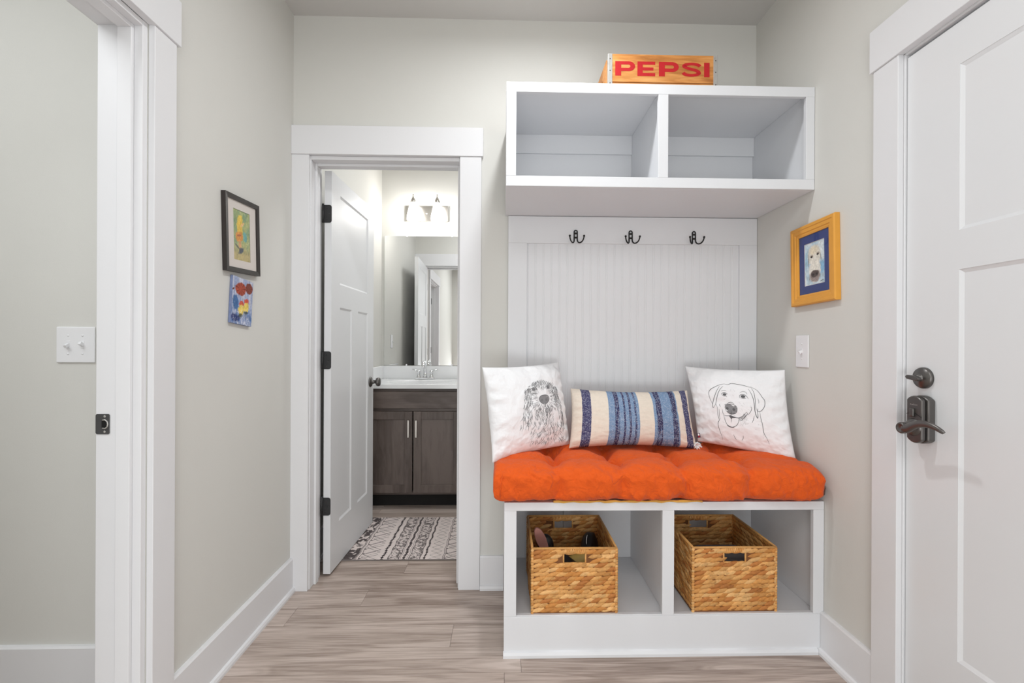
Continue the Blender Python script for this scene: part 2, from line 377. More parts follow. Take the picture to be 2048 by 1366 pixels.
# bathroom door casing + jamb
trim_set('trim_1', [
    ('side_casing', (XL, DX0-.004, D-CT, D, 0, HB)),
    ('side_casing', (DX1+.004, DX1+.1055, D-CT, D, 0, HB)),
    ('head_casing', (XL, DX1+.1135, D-CT-.006, D, HB, HT)),
    ('side_casing', (XL, DX0-.004, D+WT, D+WT+CT, 0, HB)),
    ('side_casing', (DX1+.004, DX1+.1055, D+WT, D+WT+CT, 0, HB)),
    ('head_casing', (XL, DX1+.1135, D+WT, D+WT+CT, HB, HT)),
    ('side_jamb', (DX0-.02, DX0, D-.001, D+WT+.001, 0, HB)),
    ('side_jamb', (DX1, DX1+.02, D-.001, D+WT+.001, 0, HB)),
    ('head_jamb', (DX0, DX1, D-.001, D+WT+.001, HB-.018, HB)),
    ('door_stop', (DX0, DX0+.011, D+.045, D+.080, 0, HB-.018)),
    ('door_stop', (DX1-.011, DX1, D+.045, D+.080, 0, HB-.018)),
    ('door_stop', (DX0+.011, DX1-.011, D+.045, D+.080, HB-.03, HB-.018))])
# left doorway
trim_set('trim_2', [
    ('side_casing', (XL, XL+CT, LY1+.003, LY1+.0915, 0, HB)),
    ('side_casing', (XL, XL+CT, LY0-.0915, LY0-.003, 0, HB)),
    ('head_casing', (XL, XL+CT+.006, LY0-.103, LY1+.103, HB, HT)),
    ('side_casing', (XL-WT-CT, XL-WT, LY1+.003, LY1+.0915, 0, HB)),
    ('head_casing', (XL-WT-CT-.006, XL-WT, LY0-.103, LY1+.103, HB, HT)),
    ('side_jamb', (XL-WT, XL, LY1-.018, LY1, 0, HB+.001)),
    ('side_jamb', (XL-WT, XL, LY0, LY0+.018, 0, HB+.001)),
    ('head_jamb', (XL-WT, XL, LY0+.018, LY1-.018, HB-.016, HB)),
    ('door_stop', (XL-.060, XL-.022, LY1-.030, LY1-.018, 0, HB-.016)),
    ('door_stop', (XL-.060, XL-.022, LY0+.018, LY0+.030, 0, HB-.016)),
    ('door_stop', (XL-.060, XL-.022, LY0+.030, LY1-.030, HB-.028, HB-.016))])
# right door casing
trim_set('trim_3', [
    ('side_casing', (XR-CT, XR, RY1, RY1+.0965, 0, HB)),
    ('side_casing', (XR-CT, XR, RY0-.0965, RY0, 0, HB)),
    ('head_casing', (XR-CT-.006, XR, RY0-.106, RY1+.106, HB, HT)),
    ('side_jamb', (XR, XR+WT, RY1-.004, RY1+.016, 0, HB)),
    ('side_jamb', (XR, XR+WT, RY0-.016, RY0+.004, 0, HB)),
    ('head_jamb', (XR, XR+WT, RY0+.004, RY1-.004, HB-.006, HB+.014))])

# craftsman door leaf in local coordinates: x 0..W along width, y 0..T thickness, z up
def door_leaf(parent, W, H, T, rails, panels, z0=.012):
    """panels: (x0,x1,z0,z1)"""
    xs = sorted({0, W} | {p[i] for p in panels for i in (0, 1)}); zs = sorted({z0, H} | {p[i] for p in panels for i in (2, 3)})
    m = MB()
    for i in range(len(xs)-1):
        # merge vertical runs not in a panel
        run = None
        for j in range(len(zs)-1):
            cx, cz = (xs[i]+xs[i+1])/2, (zs[j]+zs[j+1])/2
            inp = any(p[0] < cx < p[1] and p[2] < cz < p[3] for p in panels)
            if not inp: run = (run[0], zs[j+1]) if run else (zs[j], zs[j+1])
            if (inp or j == len(zs)-2) and run:
                m.box(xs[i], xs[i+1], 0, T, *run); run = None
    # sloped sticking round every panel, both faces
    for (a, b, c, d) in panels:
        e = .010; r = .006
        for (y, yr) in ((0, r), (T, T-r)):
            o4 = [(a, c), (b, c), (b, d), (a, d)]; i4 = [(a+e, c+e), (b-e, c+e), (b-e, d-e), (a+e, d-e)]
            vs = [(p[0], y+(yr-y)*.15, p[1]) for p in o4]+[(p[0], yr, p[1]) for p in i4]+[(p[0], yr, p[1]) for p in o4]
            m.add(vs, [(k, (k+1) % 4, 4+(k+1) % 4, 4+k) for k in range(4)]+[(4+k, 4+(k+1) % 4, 8+(k+1) % 4, 8+k) for k in range(4)])
    leaf = m.build('door_leaf', DOORP, parent, 0)
    for (a, b, c, d) in panels:
        Box('panel', DOORP, a+.009, b-.009, .0061, T-.0061, c+.009, d-.009, parent=parent, bevel=0)
    return leaf

def hinge(parent, z, M, leafdir=1):
    b = MB(); Z = Matrix.Translation((0, 0, z))
    # leaf plate on the door edge with rounded outer corners (xz plane), barrel at x=0
    def plate(sgn):
        r = .012; w_, h_ = .040, .089; P = [(0, -h_/2)]
        P += [(sgn*(w_-r+r*math.sin(t)), -h_/2+r-r*math.cos(t)) for t in [PI/2*k/5 for k in range(6)]]
        P += [(sgn*(w_-r+r*math.cos(t)), h_/2-r+r*math.sin(t)) for t in [PI/2*k/5 for k in range(6)]]
        P += [(0, h_/2)]; return P
    b.prism(plate(1), -.0012, .0012, 'y', M=M @ Z)
    for dx, dz in ((.016, .028), (.028, .0), (.016, -.028)):
        b.ell((0, 0, 0), .0035, .0018, .0035, M=None) if False else b.lathe([(.0038, 0), (.0028, .0012), (.0005, .0014)], 10, M @ Z @ Matrix.Translation((dx, -.0012, dz)) @ Matrix.Rotation(PI/2, 4, 'X'))
    b.lathe([(.0055, -.0445), (.0055, .0445)], 12, M @ Z @ Matrix.Translation((-.003, -.002, 0)))
    b.lathe([(.004, .0445), (.0055, .047), (.0035, .051), (.0005, .052)], 12, M @ Z @ Matrix.Translation((-.003, -.002, 0)))
    for k in (-1, 1): b.lathe([(.0062, -.0008), (.0062, .0008)], 12, M @ Z @ Matrix.Translation((-.003, -.002, k*.016)))
    return b.build('hinge', HINGE, parent)

# bathroom door: open inward, hinged at left jamb
bd = empty('door_1', (DX0+.004, D+WT+.004, 0), (0, 0, 0), kind='structure')
bd.rotation_euler = (0, 0, math.radians(88.3))
# local x along the leaf; local y negative = visible (room) side
W1, T1 = .690, .035
lf = empty('tmp')
pn = [(.115, W1-.115, 1.475, 1.94), (.115, W1/2-.052, .235, 1.355), (W1/2+.052, W1-.115, .235, 1.355)]
leafroot = bd
COL.objects.unlink(lf); bpy.data.objects.remove(lf)
def shifted(fn, M):
    before = set(bpy.data.objects); fn(); new = [o for o in bpy.data.objects if o not in before]
    for o in new:
        if o.type == 'MESH' : o.data.transform(M)
shifted(lambda: door_leaf(bd, W1, 2.030, T1, None, pn), Matrix.Translation((.0, -T1-.012, 0)))
for z in (1.815, 1.082, .35):
    # plate lies on the hinge edge of the leaf (local x = 0), seen from the room
    M = Matrix.Translation((-.0015, -.008, 0)) @ Matrix.Rotation(-PI/2, 4, 'Z')
    hinge(bd, z, M)
def round_knob(parent, M, name='door_knob', m=BRONZE, label=None):
    b = MB()
    b.lathe([(.0325, 0), (.0325, .004), (.028, .009), (.014, .011), (.0115, .03), (.0135, .036), (.024, .040), (.0275, .048), (.0275, .056), (.024, .062), (.006, .064), (.0005, .064)], 28, M)
    return b.build(name, m, parent, label=label)
round_knob(bd, Matrix.Translation((W1-.062, -T1-.012, .925)) @ Matrix.Rotation(PI/2, 4, 'X'))
round_knob(bd, Matrix.Translation((W1-.062, -.012, .925)) @ Matrix.Rotation(-PI/2, 4, 'X'))

# right (outside) door, closed
W2 = RY1-RY0-.014; T2 = .044
rd = empty('door_2', (XR+.006, RY1-.007, 0), (0, 0, -PI/2), kind='structure')   # local x -> -y world, local y -> +x world
pn = [(.163, W2-.163, 1.478, 1.925), (.163, W2/2-.055, .315, 1.372), (W2/2+.055, W2-.163, .315, 1.372)]
door_leaf(rd, W2, 2.040, T2, None, pn)
# dead bolt
b = MB(); Mx = Matrix.Translation((.061, 0, 1.072)) @ Matrix.Rotation(PI/2, 4, 'X')
b.lathe([(.031, 0), (.031, .006), (.0285, .011), (.012, .014), (.0095, .015), (.0095, .026), (.0005, .027)], 36, Mx)
bolt = b.build('deadbolt', BRONZE, rd)
b = MB(); prof = [(-.023, -.002), (-.018, -.006), (-.004, -.0065), (.010, -.0065), (.018, -.005), (.022, 0), (.018, .005), (.010, .0065), (-.004, .0065), (-.018, .006), (-.023, .002)]
b.prism(prof, 0, .012, 'z', M=Matrix.Translation((.058, -.024, 1.072)) @ Matrix.Rotation(.12, 4, 'Y') @ Matrix.Rotation(PI/2, 4, 'X'))
b.build('thumb_turn', BRONZE, bolt, .003, 3)
# keyless lever set
b = MB()
hw = .0295
arc = lambda z, s, n=10: [(hw*(-1+2*k/n), z+s*(1-(-1+2*k/n)**2)*.012) for k in range(n+1)]
poly = arc(.895, -1)+arc(1.010, 1)[::-1]
b.prism([(p[0]+.068, p[1]) for p in poly], 0, -.022, 'y')
poly = [(p[0]*.86+.066, (p[1]-.952)*.985+.952) for p in poly]
b.prism(poly, -.022, -.036, 'y')
ls = b.build('lock_case', BRONZE, rd, .004, 3)
b = MB(); b.bbox(.057, .070, -.043, -.034, .960, .985, .003)
b.build('thumb_button', BRONZE, ls)
b = MB(); b.tube([(.042, -.0362, .966), (.054, -.0364, .9700), (.066, -.0364, .9735), (.080, -.0364, .966), (.091, -.0362, .961)], .0008, 6)
b.build('case_seam', BLACK, ls)
tx = bpy.data.curves.new('brand_text', 'FONT'); tx.body = 'Kwikset'; tx.size = .0075; tx.extrude = .0001; tx.align_x = 'CENTER'
to = bpy.data.objects.new('brand_text', tx); COL.objects.link(to)
dg = bpy.context.evaluated_depsgraph_get(); me = bpy.data.meshes.new_from_object(to.evaluated_get(dg)); bpy.data.objects.remove(to)
me.materials.append(NICKEL); to = bpy.data.objects.new('brand_lettering', me); COL.objects.link(to); to.parent = ls
to.location = (.066, -.0363, .993); to.rotation_euler = (PI/2, 0, 0)
# wave lever: neck, disc, blade sweeping away from the latch
b = MB()
b.lathe([(.026, 0), (.026, .006), (.019, .010), (.0125, .012), (.0115, .034), (.0005, .034)], 24, Matrix.Translation((.064, -.030, .930)) @ Matrix.Rotation(PI/2, 4, 'X'))
b.build('lever_rose', BRONZE, ls)
b = MB()
N = 22; vs = []; n = 14
for i in range(N):
    t = i/(N-1)
    x = .064+.134*t; z = .925+.030*math.sin(PI*min(1, t*1.05)*.80)**1.6-.002*t+.003*math.cos(PI*2*t)-.004*math.sin(PI*min(1, t*2.5))
    y = -.070-.006*math.sin(PI*t)
    rz = .0125*(1-t)**1.8+.0062*min(1, t*4)*(1 if t < .88 else max(0, 1-((t-.88)/.12)**2)**.5)+.0010; rz = max(rz, .002) if i < N-1 else .001
    ry = .0075*(1-.35*t) if i < N-1 else .001
    if i == 0: rz, ry = .010, .005
    for k in range(n): vs.append((x, y+ry*math.cos(2*PI*k/n), z+rz*math.sin(2*PI*k/n)))
fs = [(i*n+k, i*n+(k+1) % n, (i+1)*n+(k+1) % n, (i+1)*n+k) for i in range(N-1) for k in range(n)]+[tuple(range(n)), tuple((N-1)*n+k for k in range(n))]
b.add(vs, fs, smooth=True)
b.lathe([(.0150, 0), (.0165, .004), (.0165, .012), (.0145, .016), (.0105, .0168), (.0100, .0155), (.0005, .0155)], 24, Matrix.Translation((.067, -.062, .928)) @ Matrix.Rotation(PI/2, 4, 'X'))
b.build('lever_handle', BRONZE, ls)

# strike plate on the left doorway jamb (facing the camera)
st = empty('strike_plate', (XL-WT+.0215, LY1-.018, .94)); tag(st, 'dark metal latch strike plate set in white jamb of left doorway', 'strike plate')
b = MB()
outer = [(-.018, -.028), (.014, -.028), (.017, -.025), (.017, .025), (.014, .028), (-.018, .028), (-.021, .024), (-.021, -.024)]
b.prism([(p[0], p[1]) for p in outer if True], -.0022, -.0002, 'y')
b.build('plate', PLATE, st, .0008)
b = MB(); hole = [(-.004+.0, -.009)]+[(.006+.007*math.cos(t), .012*math.sin(t)) for t in [(-PI/2)+PI*k/10 for k in range(11)]]+[(-.004, .009)]
b.prism(hole, -.0026, -.0021, 'y'); b.build('latch_hole', BLACK, st)
b = MB(); b.tube([(-.001, -.0030, -.011), (.006, -.0034, -.012), (.012, -.0034, -.007), (.0135, -.0034, 0), (.012, -.0034, .007), (.006, -.0034, .012), (-.001, -.0030, .011)], .0018, 8)
b.build('latch_lip', STEEL, st)
for z in (-.021, .021):
    b = MB(); b.lathe([(.0035, 0), (.0026, .0012), (.0005, .0012)], 12, Matrix.Translation((.004, -.0022, z)) @ Matrix.Rotation(PI/2, 4, 'X')); b.build('screw', STEEL, st)
# hinges on the far jamb of the left doorway (seen in the mirror)
for z in (1.82, 1.08, .35):
    Box('jamb_hinge', HINGE, XL-WT-.0, XL-WT+.03, LY0+.018, LY0+.021, z-.045, z+.045, bevel=.001)
hs = [o for o in bpy.data.objects if o.name.startswith('jamb_hinge')]
for o, s_ in zip(hs, ('top', 'middle', 'bottom')): tag(o, f'{s_} dark hinge on the left doorway jamb, seen in the mirror', 'hinge')

# ------------------------------------------------------------------ switch plates
def switch_plate(name, loc, rotz, w_, h_, toggles, label):
    """front faces local -y"""
    t = empty(name, loc, (0, 0, rotz)); tag(t, label, 'light switch')
    b = MB(); b.bbox(-w_/2, w_/2, -.0055, 0, -h_/2, h_/2, .0028, 3); b.build('cover_plate', PLASTIC, t)
    for x, up in toggles:
        b = MB(); b.bbox(x-.006, x+.006, -.0065, -.005, -.0125, .0125, .0006, 1); b.build('toggle_slot', PLASTIC, t)
        b = MB(); M = Matrix.Translation((x, -.006, 0)) @ Matrix.Rotation(math.radians(28 if up else -28), 4, 'X')
        b.prism([(-.005, -.0042), (.0048, -.0055), (.0048, .0055), (-.005, .0042)], -.013, .001, 'y', M=M)
        b.build('toggle', PLASTIC, t, .0012)
        for z in (-.030, .030):
            b = MB(); b.lathe([(.0034, 0), (.003, .001), (.0005, .0016)], 12, Matrix.Translation((x, -.0055, z)) @ Matrix.Rotation(PI/2, 4, 'X')); b.build('screw', PLASTIC, t)
    return t
switch_plate('light_switch', (-1.405, HY, 1.157), 0, .124, .118, [(-.023, True), (.023, False)], 'double toggle light switch plate on the wall beyond the left doorway')
sw = switch_plate('light_switch', (XR, 1.878, 1.142), -PI/2, .080, .130, [(0, True)], 'single toggle light switch beside the orange picture frame, above right pillow')
sw.rotation_euler = (0, 0, -PI/2)
sw3 = switch_plate('light_switch', (XL, 3.50, 1.19), PI/2, .075, .118, [(0, True)], 'white switch plate on bathroom wall between open door and mirror')

# ------------------------------------------------------------------ beadboard backing panel
bp_ = empty('trim_4', kind='structure')
Box('top_rail', SHELF, .022, XR-.001, D-.018, D-.0005, 1.648, 1.776, bp_)
Box('side_stile', SHELF, .022, .112, D-.018, D-.0005, .577, 1.648, bp_)
Box('side_stile', SHELF, 1.135, XR-.001, D-.018, D-.0005, .577, 1.648, bp_)
nb = 27; bw = (1.135-.112)/nb
b = MB()
b.prism([(0, 0), (bw, 0), (bw, -.0080), (bw-.0020, -.009), (.0085, -.009), (.0068, -.0078), (.0055, -.0088), (.0030, -.0088), (.0018, -.0078), (0, -.0076)], .577, 1.648, 'z')
for k in range(nb):
    if k == 0: b0 = b.build('bead_board', SHELF, bp_); o = b0
    else: o = b0.copy(); COL.objects.link(o)
    o.location = (.112+k*bw, D-.0005, 0)

# ------------------------------------------------------------------ cubby shelf
cb = empty('cubby_shelf', ((0.008+XR)/2, D, 1.778)); tag(cb, 'white two-compartment cubby shelf mounted above the coat hooks', 'shelf')
def part(nm, q, par, m=SHELF, bevel=.0015):
    L0 = par.location
    return Box(nm, m, q[0]-L0.x, q[1]-L0.x, q[2]-L0.y, q[3]-L0.y, q[4]-L0.z, q[5]-L0.z, parent=par, bevel=bevel)
x0, x1 = .008, XR-.001
part('top_board', (x0, x1, YC+.018, D-.0005, 2.164, 2.181), cb)
part('bottom_board', (x0, x1, YC+.018, D-.0005, 1.778, 1.797), cb)
part('shelf_deck', (x0+.018, x1-.018, YC+.018, D-.008, 1.797, 1.817), cb)
part('side_panel', (x0, x0+.018, YC+.018, D-.0005, 1.797, 2.164), cb)
part('side_panel', (x1-.018, x1, YC+.018, D-.0005, 1.797, 2.164), cb)
part('divider', (.611, .629, YC+.018, D-.008, 1.817, 2.164), cb)
part('back_panel', (x0+.018, x1-.018, D-.008, D-.0005, 1.797, 2.164), cb)
part('top_rail', (x0, x1, YC, YC+.018, 2.142, 2.181), cb)
part('bottom_rail', (x0, x1, YC, YC+.018, 1.778, 1.818), cb)
part('face_stile', (x0, .047, YC, YC+.018, 1.818, 2.142), cb)
part('face_stile', (.601, .640, YC, YC+.018, 1.818, 2.142), cb)
part('face_stile', (1.186, x1, YC, YC+.018, 1.818, 2.142), cb)
part('wall_cleat', (.629, x1-.018, D-.020, D-.008, 2.075, 2.164), cb)
part('wall_cleat', (x0+.018, .611, D-.020, D-.008, 2.075, 2.164), cb)

# ------------------------------------------------------------------ bench
bn = empty('storage_bench', ((.007+XR)/2, D, 0)); tag(bn, 'white built-in storage bench with two open compartments under orange cushion', 'bench')
x0, x1 = .007, XR-.001
part('seat_board', (x0, x1, YBN+.018, D-.0005, .557, .575), bn)
part('top_rail', (x0, x1, YBN, YBN+.018, .543, .575), bn)
part('face_stile', (x0, .053, YBN, YBN+.018, .148, .543), bn)
part('face_stile', (.602, .647, YBN, YBN+.018, .148, .543), bn)
part('face_stile', (1.179, x1, YBN, YBN+.018, .148, .543), bn)
part('kick_board', (x0, x1, YBN, YBN+.018, 0, .148), bn)
part('edge_bead', (.053, .602, YBN+.001, YBN+.019, .148, .153), bn)
part('edge_bead', (.647, 1.179, YBN+.001, YBN+.019, .148, .153), bn)
part('compartment_floor', (x0+.018, x1-.018, YBN+.018, D-.008, .130, .148), bn)
part('side_panel', (x0, x0+.018, YBN+.018, D-.0005, 0, .557), bn)
part('side_panel', (x1-.018, x1, YBN+.018, D-.0005, 0, .557), bn)
part('divider', (.615, .633, YBN+.018, D-.008, .148, .557), bn)
part('back_panel', (x0+.018, .290, D-.008, D-.0005, 0, .557), bn)
part('back_panel', (.292, x1-.018, D-.008, D-.0005, 0, .557), bn)
sh = MB(); prof = [(0, 0), (-.012, 0), (-.012, .010), (-.008, .019), (0, .022)]
sh.prism([(YBN+p[0]-bn.location.y, p[1]) for p in prof], x0-bn.location.x-.002, x1-bn.location.x-.027, 'x')
sh.build('shoe_moulding', SHELF, bn)

# ------------------------------------------------------------------ coat hooks
def coat_hook():
    t = empty('coat_hook'); b = MB()
    # oval ring plate with two cross bars
    ring = [(.0075*math.cos(a), -.004, .018+.0085*math.sin(a)) for a in [PI*k/10 for k in range(11)]]
    b.tube([(.0075, -.004, -.012)]+ring+[(-.0075, -.004, -.012)], .0029, 8)
    b.bbox(-.009, .009, -.006, 0, .008, .016, .0012); b.bbox(-.009, .009, -.006, 0, -.012, -.004, .0012)
    b.build('hook_plate', BLACK, t)
    for s in (-1, 1):
        b = MB()
        pts = [(s*.0075, -.004, -.010), (s*.0078, -.006, -.022), (s*.0105, -.012, -.031), (s*.016, -.020, -.0355), (s*.023, -.029, -.034), (s*.0295, -.036, -.026), (s*.033, -.040, -.014), (s*.0335, -.041, -.010)]
        # smooth
        P = [Vector(p) for p in pts]; Q = []
        for i in range(len(P)-1):
            a = P[max(i-1, 0)]; c = P[i]; d = P[i+1]; e = P[min(i+2, len(P)-1)]
            for k in range(4):
                u = k/4; Q.append(.5*((2*c)+(-a+d)*u+(2*a-5*c+4*d-e)*u*u+(-a+3*c-3*d+e)*u**3))
        Q.append(P[-1]); b.tube(Q, .0031, 8)
        b.ell(Q[-1]+Vector((0, 0, .002)), .0052, .0052, .0052, 12, 8)
        b.build('prong', BLACK, t)
    b = MB()
    for z in (.012, -.008): b.lathe([(.0032, 0), (.0026, .0012), (.0004, .0014)], 10, Matrix.Translation((0, -.006, z)) @ Matrix.Rotation(PI/2, 4, 'X'))
    b.build('screw', NAIL, t)
    return t
h0 = coat_hook()
for i, (x, lb) in enumerate(((.343, 'leftmost of three black double coat hooks on white rail under cubby'), (.606, 'middle of three black double coat hooks on white rail under cubby'), (.911, 'rightmost of three black double coat hooks on white rail under cubby'))):
    o = h0 if i == 0 else copy_tree(h0)
    o.location = (x, D-.018, 1.683); tag(o, lb, 'coat hook', 'coat hooks under the cubby')

# ------------------------------------------------------------------ crate
cr = empty('soda_crate', (.627, 1.838, 2.1812)); tag(cr, 'weathered wooden soda crate with red PEPSI lettering on top of cubby shelf', 'crate')
cw, cd, ch = .435, .30, .132; hx = cw/2
def cpart(nm, q, m=CRATEW, bevel=.0015): return Box(nm, m, *q, parent=cr, bevel=bevel)
cpart('front_board', (-hx, hx, 0, .010, .0225, ch-.0))
cpart('bottom_slat', (-hx, hx, .001, .011, .001, .0195))
cpart('rear_board', (-hx, hx, cd-.010, cd, .016, ch)); cpart('bottom_slat', (-hx, hx, cd-.011, cd-.001, .001, .0135))
for s in (-1, 1):
    b = MB(); xa = s*(hx-.001); xb = s*(hx-.014)
    # side board with hand hole: ring of quads
    hz, hy = .070, cd/2; n = 24
    inn = [(hy+.045*max(-1, min(1, 1.35*math.cos(2*PI*k/n))), hz+.014*max(-1, min(1, 1.35*math.sin(2*PI*k/n)))) for k in range(n)]
    def outp(k):
        c, sn = math.cos(2*PI*k/n), math.sin(2*PI*k/n); sc = min((cd/2-.010)/max(abs(c), 1e-6), ((ch-.004)/2)/max(abs(sn), 1e-6))
        return (hy+c*sc, (ch-.004)/2+.002+sn*sc)
    out = [outp(k) for k in range(n)]
    vs = [(x, p[0], p[1]) for x in (xa, xb) for ring in (inn, out) for p in ring]
    fs = []
    for k in range(n):
        j = (k+1) % n
        fs += [(k, j, n+j, n+k), (2*n+k, 3*n+k, 3*n+j, 2*n+j), (k, 2*n+k, 2*n+j, j), (n+k, n+j, 3*n+j, 3*n+k)]
    b.add(vs, fs); b.build('side_board', CRATEW, cr)
cpart('base_board', (-hx+.014, hx-.014, .011, cd-.011, .006, .014))
cpart('bottle_divider', (-.003, .003, .011, cd-.011, .014, ch-.03)); 
for sx in (-1, 1):
    for yy in (0, 1):
        b = MB(); w_ = .016
        xa, xb = sorted((sx*(hx+.001), sx*(hx-w_)))
        ya, yb = ((-.0012, .0) if yy == 0 else (cd, cd+.0012))
        b.box(xa, xb, ya, yb, .0, ch+.001); 
        xa, xb = sorted((sx*hx, sx*(hx+.0012)))
        ya, yb = ((-.0012, .012) if yy == 0 else (cd-.012, cd+.0012)); b.box(xa, xb, ya, yb, 0, ch+.001)
        s_ = b.build('corner_strap', STEEL, cr, .0004)
        for z in (.016, .066, .112):
            b = MB(); b.lathe([(.0022, 0), (.0018, .001), (.0004, .0013)], 10, Matrix.Translation((sx*(hx-.007), -.0012 if yy == 0 else cd+.0012, z)) @ Matrix.Rotation(PI/2 if yy == 0 else -PI/2, 4, 'X')); b.build('nail', NAIL, s_)
# lettering: extended bold capitals as polygons; letter box about 1 x 1 then scaled
def letters():
    b = MB(); T = .3
    def arcp(cx, cz, rx, rz, a0, a1, n=10): return [(cx+rx*math.cos(a0+(a1-a0)*k/n), cz+rz*math.sin(a0+(a1-a0)*k/n)) for k in range(n+1)]
    def strip(A, B, ox, W):     # quads between two polylines
        for i in range(len(A)-1):
            put([A[i], A[i+1], B[i+1], B[i]], ox, W)
    def put(poly, ox, W):
        ps = [(-.190+(ox+p[0]*W)*.955, .0465+p[1]*.057) for p in poly]
        b.prism(ps, -.0006, .0001, 'y')
    def P(ox, W):
        put([(0, 0), (T, 0), (T, 1), (0, 1)], ox, W)
        o_ = arcp(.68, .66, .32, .34, PI/2, -PI/2); i_ = arcp(.66, .66, .10, .115, PI/2, -PI/2)
        put([(T, 1), (T, .775), (.66, .775), (.68, 1)], ox, W); put([(T, .545), (T, .32), (.68, .32), (.66, .545)], ox, W); strip(o_, i_, ox, W)
    def E(ox, W):
        put([(0, 0), (T, 0), (T, 1), (0, 1)], ox, W)
        for z, x in ((0, 1.0), (.39, .90), (.79, 1.0)): put([(T, z), (x, z), (x, z+.21), (T, z+.21)], ox, W)
    def Sx(ox, W):
        K = [(.93, .73), (.82, .84), (.52, .895), (.24, .85), (.14, .745), (.22, .635), (.50, .525), (.78, .42), (.87, .27), (.76, .155), (.48, .105), (.20, .155), (.07, .28)]; c = []
        for i in range(len(K)-1):
            a, p, q, e = K[max(i-1, 0)], K[i], K[i+1], K[min(i+2, len(K)-1)]
            for k in range(5):
                u = k/5; c.append(tuple(.5*(2*p[d]+(q[d]-a[d])*u+(2*a[d]-5*p[d]+4*q[d]-e[d])*u*u+(3*p[d]-a[d]-3*q[d]+e[d])*u**3) for d in (0, 1)))
        c.append(K[-1]); L, R_ = [], []
        for i, p in enumerate(c):
            a = c[max(0, i-1)]; d = c[min(len(c)-1, i+1)]; tx_, tz = (d[0]-a[0])*1.45, d[1]-a[1]; l = math.hypot(tx_, tz) or 1
            nx, nz = -tz/l, tx_/l
            L.append((p[0]+nx*.118, p[1]+nz*.098)); R_.append((p[0]-nx*.118, p[1]-nz*.098))
        mp = lambda q: (-.190+(ox+q[0]*W)*.955, -.0006, .0465+q[1]*.057)
        n = len(L); b.add([mp(q) for q in L]+[mp(q) for q in R_], [(i, i+1, n+i+1, n+i) for i in range(n-1)])
    def I(ox, W): put([(0, 0), (1, 0), (1, 1), (0, 1)], ox, W)
    P(0, .083); E(.0925, .074); P(.182, .083); Sx(.277, .082); I(.371, .023)
    return b.build('red_lettering', RED, cr)
letters()

# ------------------------------------------------------------------ pictures
ART = attr_mat('watercolour', .8, .1, noise=.06, nscale=260)
CANV = attr_mat('painted_canvas', .6, .25, bump=.4, bscale=500, noise=.1, nscale=300)
def blob(U, V, cx, cy, rx, ry, rot=0, soft=.15, wob=.0, seed=0):
    c, s = math.cos(rot), math.sin(rot); dx, dy = U-cx, V-cy
    a = (dx*c+dy*s)/rx; b_ = (-dx*s+dy*c)/ry; r = np.sqrt(a*a+b_*b_)
    if wob: r = r+wob*(fbm(U*14, V*14, seed)-.5)*2
    return np.clip((1-r)/soft+.5, 0, 1)
def mixc(C, m, col, a=1.0): return C*(1-m[..., None]*a)+np.array(col)*(m[..., None]*a)
def UV(nx, ny):
    u = np.linspace(0, 1, nx); v = np.linspace(0, 1, ny); return np.meshgrid(u, v)
def art_plane(name, w_, h_, fn, m, parent, y=0, nx=110, ny=160):
    U, V = UV(nx, ny); C = fn(U, V)
    C = C*(1+.45*(fbm(U*30, V*38, 77, 3)-.5)+.30*(fbm(U*9, V*11, 31, 2)-.5))[..., None]; gcol = C.mean(-1, keepdims=True); C = C*.86+gcol*.14
    P = np.stack([(U-.5)*w_, np.full_like(U, y), (V-.5)*h_], -1)
    return grid_mesh(name, P, np.clip(C, 0, 1), m, parent, smooth=False)
def art_child(U, V):
    n1 = fbm(U*6, V*8, 3); n2 = fbm(U*18, V*22, 9)
    C = np.array(rgb(176, 186, 120))*np.ones(U.shape+(3,))
    C = mixc(C, np.clip((n1-.4)*4, 0, 1), rgb(138, 170, 128)); C = mixc(C, np.clip((n2-.55)*5, 0, 1), rgb(205, 200, 140), .7)
    C = mixc(C, np.clip((.38-V)*4, 0, 1), rgb(202, 178, 120), .8)
    C = mixc(C, blob(U, V, .2, .75, .25, .2, 0, .6, .4, 5), rgb(110, 150, 110), .5)
    C = mixc(C, blob(U, V, .42, .80, .17, .11, .3, .25, .25, 2), rgb(240, 206, 60))
    C = mixc(C, blob(U, V, .40, .66, .17, .15, .1, .25, .3, 4), rgb(236, 196, 52))
    C = mixc(C, blob(U, V, .56, .73, .12, .03, .4, .3, .2, 6), rgb(238, 190, 120))
    C = mixc(C, blob(U, V, .36, .48, .20, .10, .1, .25, .3, 7), rgb(226, 150, 50))
    C = mixc(C, blob(U, V, .36, .50, .12, .02, .1, .4, .3, 7), rgb(180, 90, 60), .8)
    C = mixc(C, blob(U, V, .70, .50, .12, .09, -.5, .4, .4, 8), rgb(96, 176, 176), .9)
    C = mixc(C, blob(U, V, .40, .33, .08, .08, 0, .4, .3, 9), rgb(222, 160, 110), .9)
    C = mixc(C, blob(U, V, .45, .20, .14, .06, .3, .4, .4, 10), rgb(70, 84, 110), .9)
    C = mixc(C, blob(U, V, .25, .27, .14, .02, -.3, .4, .4, 11), rgb(90, 84, 96), .8)
    return C
